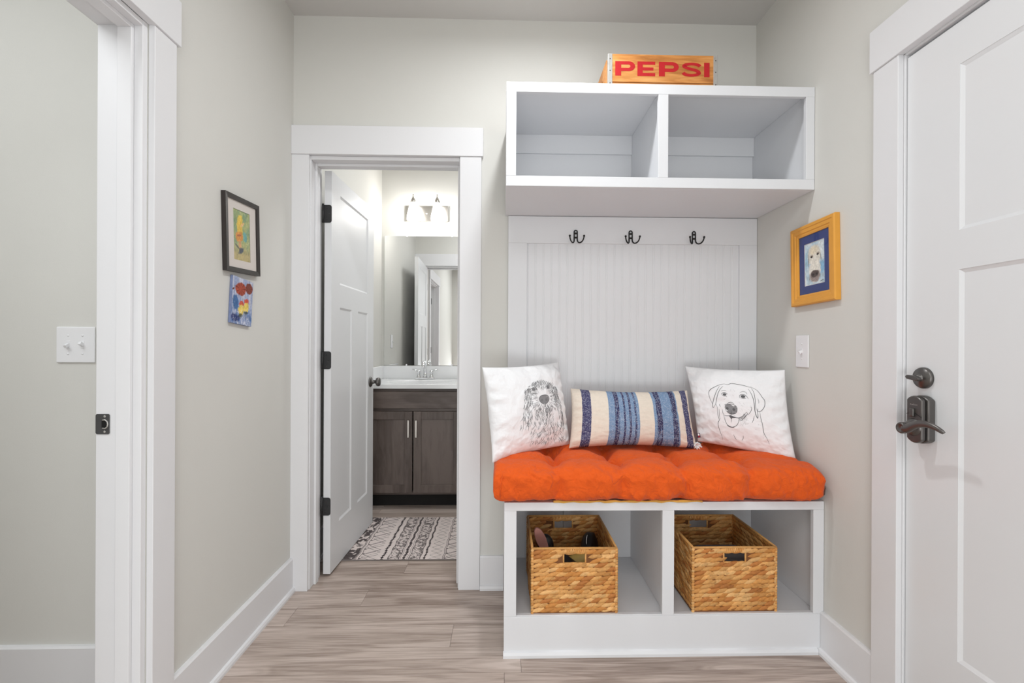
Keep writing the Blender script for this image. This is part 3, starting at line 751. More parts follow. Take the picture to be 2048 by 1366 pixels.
def art_flowers(U, V):
    st_ = fbm(U*22, V*3, 3); n = fbm(U*6, V*6, 5)
    C = np.array(rgb(150, 164, 200))*np.ones(U.shape+(3,))
    C = mixc(C, np.clip((st_-.45)*5, 0, 1), rgb(206, 208, 222), .8); C = mixc(C, np.clip((.55-V)*2.5, 0, 1)*np.clip((n-.35)*4, 0, 1), rgb(58, 110, 176), .9)
    C = mixc(C, blob(U, V, .17, .45, .13, .16, 0, .4, .5, 7), rgb(20, 96, 160), .9)
    C = mixc(C, blob(U, V, .2, .12, .2, .08, 0, .5, .5, 8), rgb(24, 40, 110), .9)
    for (cx, cy, rx, ry, col, sd) in ((.40, .76, .25, .14, rgb(176, 70, 42), 1), (.80, .82, .18, .12, rgb(138, 64, 48), 2)):
        m = blob(U, V, cx, cy, rx, ry, 0, .15, .18, sd); C = mixc(C, m, col)
        ang = np.arctan2((V-cy)*1.5, U-cx); C = mixc(C, m*np.clip(np.sin(ang*9)*2-1, 0, 1), rgb(92, 34, 28), .8)
    C = mixc(C, blob(U, V, .05, .72, .05, .02, .4, .4, .2, 3), rgb(120, 60, 40))
    for (cx, cy) in ((.46, .44), (.70, .52)):
        C = mixc(C, blob(U, V, cx, cy, .12, .065, 0, .3, .3, 4), rgb(214, 76, 44)); 
        C = mixc(C, blob(U, V, cx-.01, cy-.13, .14, .10, 0, .3, .35, 5), rgb(238, 208, 74))
        C = mixc(C, blob(U, V, cx-.02, cy-.25, .09, .04, 0, .4, .5, 6), rgb(60, 76, 60), .85)
    C = mixc(C, np.clip((fbm(U*30, V*20, 11)-.62)*8, 0, 1)*np.clip((.5-V)*3, 0, 1), rgb(232, 236, 246), .8)
    return C
def art_dog(U, V):
    n = fbm(U*4, V*5, 13)
    C = np.array(rgb(186, 212, 226))*np.ones(U.shape+(3,)); C = mixc(C, np.clip((n-.42)*4, 0, 1), rgb(222, 232, 236))
    C = mixc(C, blob(U, V, .88, .38, .22, .14, .3, .6, .3, 2), rgb(110, 178, 220), .8); C = mixc(C, blob(U, V, .12, .6, .2, .2, 0, .8, .3, 4), rgb(140, 196, 226), .6)
    C = mixc(C, blob(U, V, .48, .68, .33, .25, 0, .15, .12, 3), rgb(226, 220, 206))
    C = mixc(C, blob(U, V, .45, .80, .2, .1, 0, .6, .2, 5), rgb(236, 218, 180), .6)
    C = mixc(C, blob(U, V, .50, .33, .29, .28, 0, .15, .12, 6), rgb(232, 228, 218))
    C = mixc(C, blob(U, V, .50, .45, .17, .25, 0, .5, .1, 7), rgb(242, 236, 222), .9)
    C = mixc(C, blob(U, V, .20, .60, .03, .14, -.1, .5, .3, 3), rgb(150, 146, 138), .8); C = mixc(C, blob(U, V, .80, .62, .025, .10, .3, .5, .3, 3), rgb(130, 120, 110), .7)
    for x, y in ((.35, .66), (.66, .69)):
        C = mixc(C, blob(U, V, x, y+.015, .085, .035, 0, .4, .2, 1), rgb(168, 150, 132), .8); C = mixc(C, blob(U, V, x, y, .05, .024, 0, .3), rgb(44, 36, 34))
    C = mixc(C, blob(U, V, .50, .20, .27, .14, 0, .25, .25, 8), rgb(164, 148, 142)); C = mixc(C, blob(U, V, .50, .25, .19, .085, 0, .3, .2, 9), rgb(92, 78, 74))
    for x in (.42, .60): C = mixc(C, blob(U, V, x, .235, .05, .028, 0, .3), rgb(30, 24, 26))
    C = mixc(C, np.clip((fbm(U*40, V*40, 21)-.6)*8, 0, 1)*blob(U, V, .5, .16, .26, .1, 0, .4), rgb(96, 84, 82), .7)
    C = mixc(C, blob(U, V, .84, .055, .08, .008, .12, .5, .4, 1), rgb(50, 50, 60))
    return C
def framed(name, loc, rotz, tilt, W, H, bw_, T, fm, label, matm, lay, art, artfn, step=False):
    """front local -y; lay=(mat opening list)"""
    t = empty(name, loc); t.rotation_euler = (Matrix.Rotation(rotz, 4, 'Z') @ Matrix.Rotation(tilt, 4, 'Y')).to_euler(); tag(t, label, 'picture')
    # frame members mitred with profile
    rec = .012 if step else .006
    prof = [(0, 0), (0, -T), (bw_, -T+.002), (bw_, -T+rec+.002), (bw_-.004, -T+rec+.002), (bw_-.004, 0)] if not step else \
        [(0, 0), (0, -T+.004), (.004, -T), (.013, -T), (.016, -T+.003), (.028, -T+.003), (.031, -T+.0065), (.036, -T+.006), (bw_, -T+.009), (bw_, -T+rec+.002), (bw_-.004, -T+rec+.002), (bw_-.004, 0)]
    b = MB(); cs = [(-W/2, -H/2, 1, 1), (W/2, -H/2, -1, 1), (W/2, H/2, -1, -1), (-W/2, H/2, 1, -1)]; k = len(prof)
    vs = [(cx+sx*p[0], p[1], cz+sz*p[0]) for cx, cz, sx, sz in cs for p in prof]
    fs = [(c*k+i, c*k+(i+1) % k, ((c+1) % 4)*k+(i+1) % k, ((c+1) % 4)*k+i) for c in range(4) for i in range(k)]
    b.add(vs, fs); b.build('frame', fm, t)
    iw, ih = W-2*bw_, H-2*bw_
    Box('backing', DARKWOOD, -W/2+.006, W/2-.006, -T+rec+.006, -.001, -H/2+.006, H/2-.006, parent=t, bevel=0)
    aw, ah = lay
    def ring(nm, mm, a, b2, ya, yb):
        q = MB(); o4 = [(-a[0]/2, -a[1]/2), (a[0]/2, -a[1]/2), (a[0]/2, a[1]/2), (-a[0]/2, a[1]/2)]; i4 = [(-b2[0]/2, -b2[1]/2), (b2[0]/2, -b2[1]/2), (b2[0]/2, b2[1]/2), (-b2[0]/2, b2[1]/2)]
        vs = [(p[0], ya, p[1]) for p in o4]+[(p[0], ya, p[1]) for p in i4]+[(p[0], yb, p[1]) for p in i4]
        q.add(vs, [(c, (c+1) % 4, 4+(c+1) % 4, 4+c) for c in range(4)]+[(4+c, 4+(c+1) % 4, 8+(c+1) % 4, 8+c) for c in range(4)]); return q.build(nm, mm, t)
    ring('mat_board', matm, (iw+.006, ih+.006), (aw, ah), -T+rec+.001, -T+rec+.0025)
    if step:
        ring('mat_bevel', CREAM, (aw+.002, ah+.002), (aw-.0035, ah-.0035), -T+rec+.0020, -T+rec+.003); aw -= .003; ah -= .003
    art_plane('painting', aw+.002, ah+.002, artfn, art, t, -T+rec+.0034)
    Box('glass', GLASS, -iw/2-.002, iw/2+.002, -T+rec-.001, -T+rec-.0004, -ih/2-.002, ih/2+.002, parent=t, bevel=0)
    return t
# left wall: local -y must face +x  -> rotz = +90deg
framed('framed_picture', (XL+.001, 1.795, 1.569), PI/2, math.radians(-2.6), .228, .280, .017, .016, FRAMEBLK,
       'black framed watercolour of a child in yellow on the left wall', CREAM, (.112, .186), ART, art_child)
cv = empty('canvas_painting', (XL+.001, 1.797, 1.322)); cv.rotation_euler = (Matrix.Rotation(PI/2, 4, 'Z') @ Matrix.Rotation(math.radians(4.5), 4, 'Y')).to_euler()
tag(cv, 'small unframed blue canvas with orange flowers below the black picture frame', 'painting')
Box('stretcher', mat('canvas_edge', rgb(120, 132, 168), .8, var=.3, vscale=60), -.070, .070, -.009, 0, -.0875, .0875, parent=cv, bevel=.001)
art_plane('painted_face', .139, .174, art_flowers, CANV, cv, -.0095)
framed('framed_picture', (XR-.001, 1.798, 1.488), -PI/2, math.radians(-1.6), .262, .318, .042, .022, FRAMEOR,
       'mustard orange framed dog portrait with navy mat on right wall', NAVYMAT, (.118, .168), ART, art_dog, step=True)

# ------------------------------------------------------------------ seat cushion
def cushion():
    X0, X1, Y0, Y1, Z0, H = -.034, 1.196, 1.690, D-.022, .5765, .142
    t = empty('seat_cushion', ((X0+X1)/2, D-.02, Z0)); tag(t, 'thick tufted orange seat cushion lying on the white bench', 'cushion')
    nx, nc = 330, 130
    xs = np.linspace(0, 1, nx)
    # cross-section loop (y,z) param s in 0..1 : bottom-back -> bottom-front -> front -> top -> back
    th = np.linspace(0, 2*PI, nc, endpoint=False)
    tufts_x = [.205, .435, .675, .915]; tufts_y = [1.845, 2.015]
    P = np.zeros((nc+1, nx, 3))
    TH, XS = np.meshgrid(np.append(th, 2*PI), xs, indexing='ij')
    c, s = np.cos(TH), np.sin(TH)
    e = .42
    hy = (Y1-Y0)/2; yc = (Y1+Y0)/2
    sg = lambda a, p: np.sign(a)*np.abs(a)**p
    ex = 1-np.abs(2*XS-1)**60                     # end rounding
    endr = np.clip(ex, 0, 1)**.5
    X = X0+(X1-X0)*XS
    a = sg(c, e); bz = sg(s, .62)
    Y = yc-hy*a*(.93+.07*endr)
    Z = Z0+H/2+(H/2)*bz*(.40+.60*endr)
    # column creases
    top = np.clip(bz, 0, 1)
    cre = np.zeros_like(X); 
    bounds = tufts_x
    for bx in bounds:
        wob = .010*np.sin(Y*23+bx*40)+.006*np.sin(Y*61)+.006*np.sin(Z*60+bx*31)
        dx = np.abs(X-bx-wob)
        wdt = .022+.012*np.clip((2.02-Y)/.3, 0, 1)
        cre = np.maximum(cre, np.exp(-(dx/wdt)**1.2))
    rowc = np.zeros_like(X)
    for by in tufts_y: rowc = np.maximum(rowc, np.exp(-np.abs(Y-by-.012*np.sin(X*17+by*9))/.024))
    tuft = np.zeros_like(X)
    for bx in tufts_x:
        for by in tufts_y: tuft = np.maximum(tuft, np.exp(-(((X-bx)**2+(Y-by)**2)/(.030**2))**.62))
    frontm = np.clip((1.80-Y)/.09, 0, 1)*(1-.4*top)
    Z -= top*(.030*cre*(1-frontm*.4)+.022*rowc+.055*tuft)
    Z += top*(.012-.012*np.clip((X-.95)/.25, 0, 1)*np.clip((1.95-Y)/.2, 0, 1))
    Y += frontm*.028*cre*np.clip(1-np.abs(bz)*.2, 0, 1)
    # cloth folds: radial pleats round tufts and wrinkles
    n1 = fbm(X*26+3*Y, Y*18+Z*20, 5)-.5; n2 = fbm(X*60+20*Z, Y*30+Z*55, 8)-.5
    n3 = 1-2*np.abs(fbm(X*16+Z*14+7, Z*9+Y*12, 21)-.5)*2
    Z += top*(.009*n1+.003*n2); Y -= frontm*(.016*n1+.009*n2)+frontm*.014*(n3-.5)*(.5+.9*np.exp(-np.abs(((X+.03) % .235)-.235)/.07))
    for bx in tufts_x:
        for by in tufts_y:
            an = np.arctan2(Y-by, X-bx); r = np.hypot(X-bx, Y-by)
            Z += top*.0035*np.sin(an*9+bx*20)*np.exp(-((r-.045)/.03)**2)
    # bottom-front sag over the front edge on the left
    low = np.clip(-bz, 0, 1)
    Z += -low*.0+low*np.clip((1.74-Y)/.05, 0, 1)*(-.006-.010*np.exp(-((X-.08)/.14)**2)+.006*np.sin(X*21))
    Z = np.maximum(Z, np.where(Y < YBN-.004, .562, Z0))
    L0 = t.location
    P[..., 0], P[..., 1], P[..., 2] = X-L0.x, Y-L0.y, Z-L0.z
    o = grid_mesh('cushion_cover', P, None, ORANGE, t)
    bm = bmesh.new(); bm.from_mesh(o.data); bmesh.ops.remove_doubles(bm, verts=bm.verts, dist=1e-5)
    bmesh.ops.holes_fill(bm, edges=[e_ for e_ in bm.edges if len(e_.link_faces) == 1]); bmesh.ops.recalc_face_normals(bm, faces=bm.faces)
    for f in bm.faces: f.smooth = True
    bm.to_mesh(o.data); bm.free()
    # yellow lining peeping out along the lower front edge
    b = MB(); pts = []
    for k in range(30):
        x = .19+.56*k/29; pts.append((x-L0.x, 1.742+.002*math.sin(k*1.7)-L0.y, .0030+.0010*math.sin(k*2.3)))
    b.tube(pts, [.0045+.0012*math.sin(k*1.3) for k in range(30)], 8); b.build('lining', YELLOWF, t)
    b = MB(); b.tube([(1.190-L0.x, 1.72-L0.y, .062), (1.206-L0.x, 1.735-L0.y, .055), (1.212-L0.x, 1.75-L0.y, .030), (1.205-L0.x, 1.76-L0.y, .012)], [.006, .010, .012, .006], 8); b.build('end_roll', BROWNF, t)
    # corner seam folds on the front left
    b = MB(); b.tube([(.000-L0.x, 1.693-L0.y, .115), (-.008-L0.x, 1.688-L0.y, .08), (-.008-L0.x, 1.690-L0.y, .035)], [.002, .0025, .002], 6); b.build('seam', ORANGE, t)
cushion()

# ------------------------------------------------------------------ pillows
class Pillow:
    def __init__(s, BL, BR, TL, TR, T, pinch=.05, wr=.004, seed=1, power=.5, pv=None):
        s.pv = pinch if pv is None else pv
        s.c = [np.array(p, float) for p in (BL, BR, TL, TR)]; s.T = T; s.pinch = pinch; s.wr = wr; s.seed = seed; s.pw = power
        n = np.cross(s.c[1]-s.c[0], s.c[2]-s.c[0]); n /= np.linalg.norm(n)
        if n[1] > 0: n = -n
        s.n = n
    def base(s, U, V):
        # edges curve inward between corners
        a = U+(.5-U)*s.pinch*4*V*(1-V)*2*np.abs(U-.5)*1.0
        b = V+(.5-V)*s.pv*4*U*(1-U)*2*np.abs(V-.5)*1.0
        a = a[..., None]; b = b[..., None]; c = s.c
        return (c[0]*(1-a)+c[1]*a)*(1-b)+(c[2]*(1-a)+c[3]*a)*b
    def bulge(s, U, V):
        u = np.clip(4*U*(1-U), 0, 1); v = np.clip(4*V*(1-V), 0, 1)
        h = (u**s.pw)*(v**s.pw)
        w_ = (fbm(U*5+V*2, V*7, s.seed)-.5)*s.wr*2+(1-np.abs(fbm(U*7-V*3, V*5+U*2, s.seed+9)*2-1)-.8)*s.wr
        # pulls from the corners / edges
        edge = np.exp(-np.minimum(U, 1-U)/.14)+np.exp(-np.minimum(V, 1-V)/.12)
        w2 = np.sin(V*46+3*np.sin(U*9+s.seed))*np.exp(-np.minimum(U, 1-U)/.10)*s.wr*.55*np.clip(np.minimum(U, 1-U)/.03, 0, 1)
        w2 += np.sin(U*40+3*np.sin(V*8+s.seed))*np.exp(-np.minimum(V, 1-V)/.08)*s.wr*.35*np.clip(np.minimum(V, 1-V)/.03, 0, 1)
        return s.T*.5*h+(w_*(.5+edge*.8)+w2*1.1)*np.clip(h*3, 0, 1)
    def front(s, U, V, off=0.0): return s.base(U, V)+s.n*(s.bulge(U, V)[..., None]+off)
    def back(s, U, V): return s.base(U, V)-s.n*(s.bulge(U, V)[..., None])*.75
def dist(n, k=.35):   # denser sampling towards the edges
    t = np.linspace(0, 1, n); return t-k*np.sin(2*PI*t)/(2*PI)
def build_pillow(name, label, P, m, cfn=None, nx=110, ny=110, paint_mat=None):
    loc = (P.c[0]+P.c[1])/2
    t = empty(name, tuple(loc)); tag(t, label, 'pillow')
    U, V = np.meshgrid(dist(nx), dist(ny)); F_ = P.front(U, V)-loc; B_ = P.back(U, V)-loc
    C = cfn(U, V) if cfn else None
    o = grid_mesh('pillow_cover', F_, C, paint_mat or m, t); o2 = grid_mesh('tmpback', B_[:, ::-1], C[:, ::-1] if C is not None else None, paint_mat or m)
    bm = bmesh.new(); bm.from_mesh(o.data); bm.from_mesh(o2.data); bmesh.ops.remove_doubles(bm, verts=bm.verts, dist=1e-5); bmesh.ops.recalc_face_normals(bm, faces=bm.faces)
    for f in bm.faces: f.smooth = True
    bm.to_mesh(o.data); bm.free(); bpy.data.objects.remove(o2)
    return t, loc
def catmull(pts, k=5):
    P = [np.array(p, float) for p in pts]
    if len(P) < 3: return P
    out = []
    for i in range(len(P)-1):
        a = P[max(i-1, 0)]; c = P[i]; d = P[i+1]; e = P[min(i+2, len(P)-1)]
        for j in range(k):
            u = j/k; out.append(.5*((2*c)+(-a+d)*u+(2*a-5*c+4*d-e)*u*u+(-a+3*c-3*d+e)*u**3))
    out.append(P[-1]); return out
def inv_bilinear(quad, p):
    """quad BL,BR,TL,TR pixel; returns u,v"""
    q = [np.array(a, float) for a in quad]; u = v = .5; p = np.array(p, float)
    for _ in range(8):
        f = (q[0]*(1-u)+q[1]*u)*(1-v)+(q[2]*(1-u)+q[3]*u)*v-p
        du = (q[1]-q[0])*(1-v)+(q[3]-q[2])*v; dv = (q[2]-q[0])*(1-u)+(q[3]-q[1])*u
        J = np.array([[du[0], dv[0]], [du[1], dv[1]]]); d = np.linalg.solve(J, -f); u += d[0]; v += d[1]
    return u, v
class Ink:
    """pen strokes in a drawing's own 2D sheet, printed on the pillow front as hair-thin ribbons"""
    def __init__(s, pillow, quad, loc): s.p = pillow; s.q = quad; s.loc = loc; s.v = []; s.f = []
    def stroke(s, pts, w0=3.0, taper=True, smooth=True):
        P = catmull(pts) if smooth else [np.array(p, float) for p in pts]
        n = len(P); L = []; R = []
        for i in range(n):
            t = P[min(i+1, n-1)]-P[max(i-1, 0)]; l = np.hypot(*t) or 1; nrm = np.array((-t[1], t[0]))/l
            w_ = w0*(.25+.75*math.sin(PI*i/max(1, n-1))**.7 if taper else 1)/2
            L.append(inv_bilinear(s.q, P[i]+nrm*w_)); R.append(inv_bilinear(s.q, P[i]-nrm*w_))
        A = np.array(L+R); S3 = s.p.front(A[:, 0], A[:, 1], .0007)-s.loc
        o = len(s.v); s.v += [tuple(x) for x in S3]; s.f += [(o+i, o+i+1, o+n+i+1, o+n+i) for i in range(n-1)]
    def fill(s, pts, off=.0006, n=3):
        c = np.mean(np.array(pts, float), 0); ring = [np.array(p, float) for p in pts]; o = len(s.v)
        A = [inv_bilinear(s.q, c)]
        for k in range(1, n+1): A += [inv_bilinear(s.q, c+(p-c)*k/n) for p in ring]
        A = np.array(A); S3 = s.p.front(A[:, 0], A[:, 1], off)-s.loc; s.v += [tuple(x) for x in S3]; m = len(ring)
        for i in range(m): s.f.append((o, o+1+i, o+1+(i+1) % m))
        for k in range(1, n):
            for i in range(m): s.f.append((o+1+(k-1)*m+i, o+1+(k-1)*m+(i+1) % m, o+1+k*m+(i+1) % m, o+1+k*m+i))
    def ellipse(s, cx, cy, rx, ry, **k): s.fill([(cx+rx*math.cos(2*PI*i/18), cy+ry*math.sin(2*PI*i/18)) for i in range(18)], **k)
    def build(s, name, m, parent, label=None):
        me = bpy.data.meshes.new(name); me.from_pydata(s.v, [], s.f); me.materials.append(m); o = bpy.data.objects.new(name, me); COL.objects.link(o); o.parent = parent
        if label: o['label'] = label
        return o

# left dog pillow (corner positions in metres)
pA = Pillow((-.040, 1.835, .700), (.297, 2.065, .722), (-.085, 1.905, 1.072), (.252, 2.140, 1.085), .15, .05, .0075, 4)
tA, lA = build_pillow('dog_pillow', 'white square pillow printed with long-haired shaggy dog drawing, left end', pA, COTTON)
QA = [(262, 1150), (1080, 1030), (140, 178), (985, 175)]
QA = [(255, 1150), (1085, 1030), (140, 178), (965, 175)]
QA = [(620+(q[0]-620)/1.22+58, q[1]-52) for q in QA]
ink = Ink(pA, QA, lA); rr = random.Random(11)
def hair(cx, cy, ang, ln, w_=2.6, curl=.25):
    c1 = rr.uniform(-curl, curl); pts = []
    x, y = cx, cy
    for k in range(4):
        pts.append((x, y)); a = ang+c1*k*.8; x += math.cos(a)*ln/3; y += math.sin(a)*ln/3
    ink.stroke(pts, w_)
nose = (728, 515)
# face: radiating from the nose
for _ in range(330):
    a = rr.uniform(0, 2*PI); r = rr.uniform(62, 150)
    x = nose[0]+math.cos(a)*r*.92; y = nose[1]-20+math.sin(a)*r*1.15
    if y < 320: continue
    if abs(x-637) < 24 and abs(y-405) < 20 or abs(x-772) < 24 and abs(y-390) < 20: continue
    hair(x, y, math.atan2(y-nose[1]+20, x-nose[0])+rr.uniform(-.25, .25), rr.uniform(16, 34), rr.uniform(1.4, 2.8))
# top of the head
for _ in range(110):
    u = rr.uniform(-1, 1); x = 708+u*110; y = 300+u*u*70+rr.uniform(0, 60); hair(x, y, math.atan2(.9, u*1.3), rr.uniform(20, 38), 2.2)
# ears
for _ in range(125):
    t_ = rr.random(); x = 590-30*t_+rr.uniform(-28, 34+20*t_); y = 390+t_*390; hair(x, y, PI/2+rr.uniform(-.25, .3), rr.uniform(30, 58), rr.uniform(1.6, 3))
for _ in range(135):
    t_ = rr.random(); x = 835+90*t_+rr.uniform(-30, 34); y = 380+t_*370; hair(x, y, PI/2-.22+rr.uniform(-.25, .25), rr.uniform(30, 58), rr.uniform(1.6, 3))
# beard and chest
for _ in range(120):
    x = nose[0]+rr.uniform(-90, 100); y = rr.uniform(580, 740); hair(x, y, PI/2+(nose[0]-x)*-.004+rr.uniform(-.2, .2), rr.uniform(26, 50), rr.uniform(1.5, 2.8))
for _ in range(230):
    u = rr.uniform(-1, 1); x = 790+u*165; y = rr.uniform(740, 950) ; hair(x, y, PI/2-u*.45+rr.uniform(-.4, .4), rr.uniform(20, 44), rr.uniform(1.5, 2.8), .6)
for (x, y) in ((637, 405), (772, 390)):
    ink.ellipse(x, y, 15, 14); ink.stroke([(x-26, y+2), (x-8, y-18), (x+14, y-16), (x+26, y+2)], 5); ink.stroke([(x-22, y+8), (x, y+18), (x+22, y+8)], 4)
for (x, y) in ((706, 522), (748, 520)): ink.ellipse(x, y, 11, 14, off=.0010)
ink.stroke([(680, 505), (695, 480), (728, 471), (762, 478), (778, 508), (766, 540), (738, 562), (716, 560), (690, 538), (680, 505)], 7, False)
ink.stroke([(734, 545), (737, 575), (737, 596)], 5); ink.stroke([(715, 600), (740, 612), (775, 598)], 3)
ink.build('dog_print', INKA, tA, 'grey line drawing of a shaggy long-eared dog')
soft = Ink(pA, QA, lA); soft.ellipse(728, 515, 46, 43, off=.0004); soft.build('nose_print', INK2, tA)

# right dog pillow
pB = Pillow((.872, 2.075, .735), (1.183, 1.855, .690), (.842, 2.150, 1.068), (1.186, 1.942, 1.063), .14, .05, .0075, 14)
tB, lB = build_pillow('dog_pillow', 'white square pillow printed with smiling labrador drawing, right end', pB, COTTON)
QB = [(200-120, 1010-40), (1283-120, 1188-40), (232-120, 165-40), (1300-120, 160-40)]
ink = Ink(pB, QB, lB)
for st_, w_ in [
    ([(545, 312), (585, 318), (625, 303), (690, 310), (750, 320), (800, 335), (830, 335)], 4.5),
    ([(545, 312), (500, 322), (440, 350), (380, 385), (352, 420), (350, 470), (362, 520), (375, 558)], 4.5),
    ([(490, 340), (455, 390), (415, 460), (385, 520), (368, 575), (378, 588), (400, 560)], 5),
    ([(530, 340), (490, 380), (455, 440), (430, 500), (412, 545), (400, 565)], 4.5),
    ([(420, 545), (424, 600), (414, 660), (420, 720), (398, 760), (396, 810), (402, 860), (410, 910), (408, 948)], 4.5),
    ([(445, 600), (436, 640), (430, 690), (437, 715)], 3), ([(465, 575), (452, 560), (462, 545)], 3),
    ([(815, 335), (870, 360), (905, 400), (930, 450), (950, 485), (943, 540), (915, 585), (880, 610), (862, 606), (868, 575)], 4.5),
    ([(795, 360), (818, 410), (832, 470), (835, 540), (832, 610), (838, 660), (848, 682), (856, 650), (858, 600), (868, 575)], 6),
    ([(828, 345), (848, 400), (852, 470), (846, 560), (850, 600)], 4), ([(880, 460), (888, 500), (880, 520)], 2.5),
    ([(882, 610), (880, 660), (884, 700), (888, 760), (886, 830), (892, 860), (908, 900), (922, 965)], 4.5), ([(880, 690), (868, 720)], 3), ([(886, 850), (868, 905)], 3),
    ([(510, 560), (520, 548), (560, 545), (600, 542), (635, 560), (645, 585), (638, 615), (620, 640), (590, 650), (560, 650), (530, 630), (515, 600), (510, 575)], 5),
    ([(540, 545), (560, 530), (595, 522), (625, 540)], 4), ([(575, 600), (575, 640), (562, 672)], 4),
    ([(482, 660), (500, 672), (540, 672), (562, 668), (600, 682), (640, 690), (680, 675), (710, 650), (738, 622)], 5),
    ([(482, 660), (486, 700), (492, 740), (508, 775), (545, 795), (580, 790), (612, 770), (635, 735), (645, 690)], 5),
    ([(500, 775), (530, 796), (580, 798)], 6), ([(560, 690), (563, 710), (556, 745)], 3.5), ([(498, 690), (496, 720)], 3),
    ([(738, 622), (745, 640), (720, 670), (690, 700), (655, 725)], 5), ([(790, 560), (800, 580), (780, 620), (745, 655)], 3.5), ([(760, 590), (775, 600)], 3), ([(795, 545), (803, 575)], 3),
    ([(815, 660), (800, 700), (780, 738)], 3.5), ([(830, 640), (800, 690)], 2.5), ([(480, 600), (478, 640), (484, 660)], 3.5),
    ([(550, 880), (560, 915), (574, 942)], 3.5), ([(655, 885), (650, 915), (630, 945)], 3.5), ([(800, 806), (815, 808)], 3), ([(840, 760), (850, 745)], 3), ([(455, 740), (478, 752)], 3),
    ([(495, 432), (520, 418), (545, 418), (568, 432)], 5), ([(495, 435), (520, 452), (548, 456), (552, 466)], 4), ([(500, 400), (530, 388), (560, 396)], 2.5), ([(690, 470), (694, 442), (716, 428), (745, 430), (768, 448), (782, 476)], 5),
    ([(694, 462), (725, 472), (758, 470)], 4), ([(700, 410), (730, 392), (765, 400), (775, 425)], 3), ([(690, 545), (715, 562)], 3), ([(675, 515), (690, 535)], 2.5), ([(690, 585), (702, 612)], 2.5), ([(720, 520), (732, 545)], 2.5),
    ([(610, 370), (604, 395)], 2.5), ([(640, 375), (650, 400)], 2.5), ([(622, 436), (627, 452)], 5), ([(515, 495), (535, 484)], 3), ([(470, 560), (460, 575)], 3)]:
    ink.stroke(st_, w_+1)
ink.ellipse(533, 436, 20, 13); ink.ellipse(728, 450, 24, 16); ink.ellipse(537, 592, 15, 15, off=.001); ink.ellipse(608, 600, 15, 15, off=.001)
ink.fill([(540, 672), (562, 668), (600, 682), (640, 688), (600, 692), (575, 694), (563, 712), (552, 690)])
rr = random.Random(3)
for _ in range(60):
    x, y = rr.uniform(650, 735), 0; y = 745-(x-650)*.35+rr.uniform(-45, 40); a = rr.uniform(-1.0, -.3); ink.stroke([(x, y), (x+math.cos(a)*12, y-math.sin(a)*-12)], 3, True, False)
for _ in range(70):
    x, y = rr.uniform(640, 720), 0; y = 690-(x-640)*.75+rr.uniform(0, 32); ink.stroke([(x, y), (x+10, y+8)], 4, True, False)
for _ in range(60):
    x, y = rr.uniform(545, 620), rr.uniform(600, 668); ink.stroke([(x, y), (x+4, y+6)], 2.4, True, False)
ink.build('dog_print', INK, tB, 'grey line drawing of a smiling labrador with its tongue out')
soft = Ink(pB, QB, lB); soft.fill([(512, 575), (520, 552), (575, 545), (632, 560), (643, 588), (632, 622), (600, 650), (560, 650), (528, 628)], off=.0004); soft.build('nose_print', INK2, tB)

# lumbar pillow with woven stripes
def stripes(U, V):
    u = U+.006*(fbm(V*6, U*3, 2)-.5)
    wv = (fbm(U*420, V*60, 5, 2)-.5); wv2 = .6*fbm(U*110, V*9, 7, 2)+.4*fbm(U*260, V*200, 17, 1)
    C = np.array(rgb(228, 216, 202))*np.ones(U.shape+(3,))
    navy = np.array(rgb(70, 68, 104)); blue = np.array(rgb(118, 144, 176)); dk = np.array(rgb(54, 52, 88))
    def band(a, b_, col, thr=.0, mott=.0):
        nonlocal C
        m = np.clip((u-a)/.003, 0, 1)*np.clip((b_-u)/.003, 0, 1)
        if mott: m = m*np.clip((wv2-.5+mott)*9, 0, 1)
        C = C*(1-m[..., None])+col*m[..., None]
    band(.075, .150, navy); band(.285, .530, blue); band(.645, .860, blue); band(.912, .972, navy)
    for a, b_ in ((.335, .372), (.402, .420), (.445, .465), (.490, .508), (.668, .716), (.802, .850)): band(a, b_, dk, mott=.22)
    # light flecks of the weave over the blues
    fl = np.clip((fbm(U*260, V*140, 12, 1)-.55)*5, 0, 1)*((C[..., 2:3]-C[..., 0:1])[..., 0] > .04)
    C = C*(1-fl[..., None]*.38)+np.array(rgb(206, 208, 220))*(fl[..., None]*.38)
    rib = 1+.05*np.sin(V*2*PI*46)+wv*.06
    return np.clip(C*rib[..., None], 0, 1)
WOVEN = attr_mat('woven_stripe', .95, .05, bump=.5, bscale=700, noise=.03)
pC = Pillow((.283, 1.995, .722), (.838, 2.000, .718), (.304, 2.105, .968), (.836, 2.108, .960), .16, .035, .0045, 23, .42, .13)
tC, lC = build_pillow('lumbar_pillow', 'small rectangular pillow with blue and cream woven stripes between dog pillows', pC, WOVEN, stripes, 560, 300, WOVEN)
b = MB(); b.bbox(-.0065, .0065, -.0012, .0012, .0, .019, .0005, 1); fl_ = b.build('label_flag', mat('navy_label', rgb(44, 40, 66), .8), tC)
b = MB(); b.box(-.0035, .0035, -.0016, .0016, .0095, .0175); b.build('white_band', mat('label_white', rgb(236, 236, 238), .8), fl_)
b = MB(); b.box(-.0035, .0035, -.0016, .0016, .0015, .0090); b.build('red_band', mat('label_red', rgb(150, 32, 44), .8), fl_)
fl_.location = Vector((.829, 1.958, .775))-Vector(lC); fl_.rotation_euler = (0, math.radians(-12), 0)
b = MB()
for i in range(9):
    a = i*.75; b.tube([(.835-lC[0], 1.998-lC[1], .733-lC[2]), (.835+.010*math.cos(a)-lC[0], 1.990-lC[1], .736+.012*math.sin(a)-lC[2]), (.837+.018*math.cos(a)-lC[0], 1.986-lC[1], .730+.013*math.sin(a)-lC[2])], [.003, .004, .001], 6)
b.build('tassel', COTTON, tC)

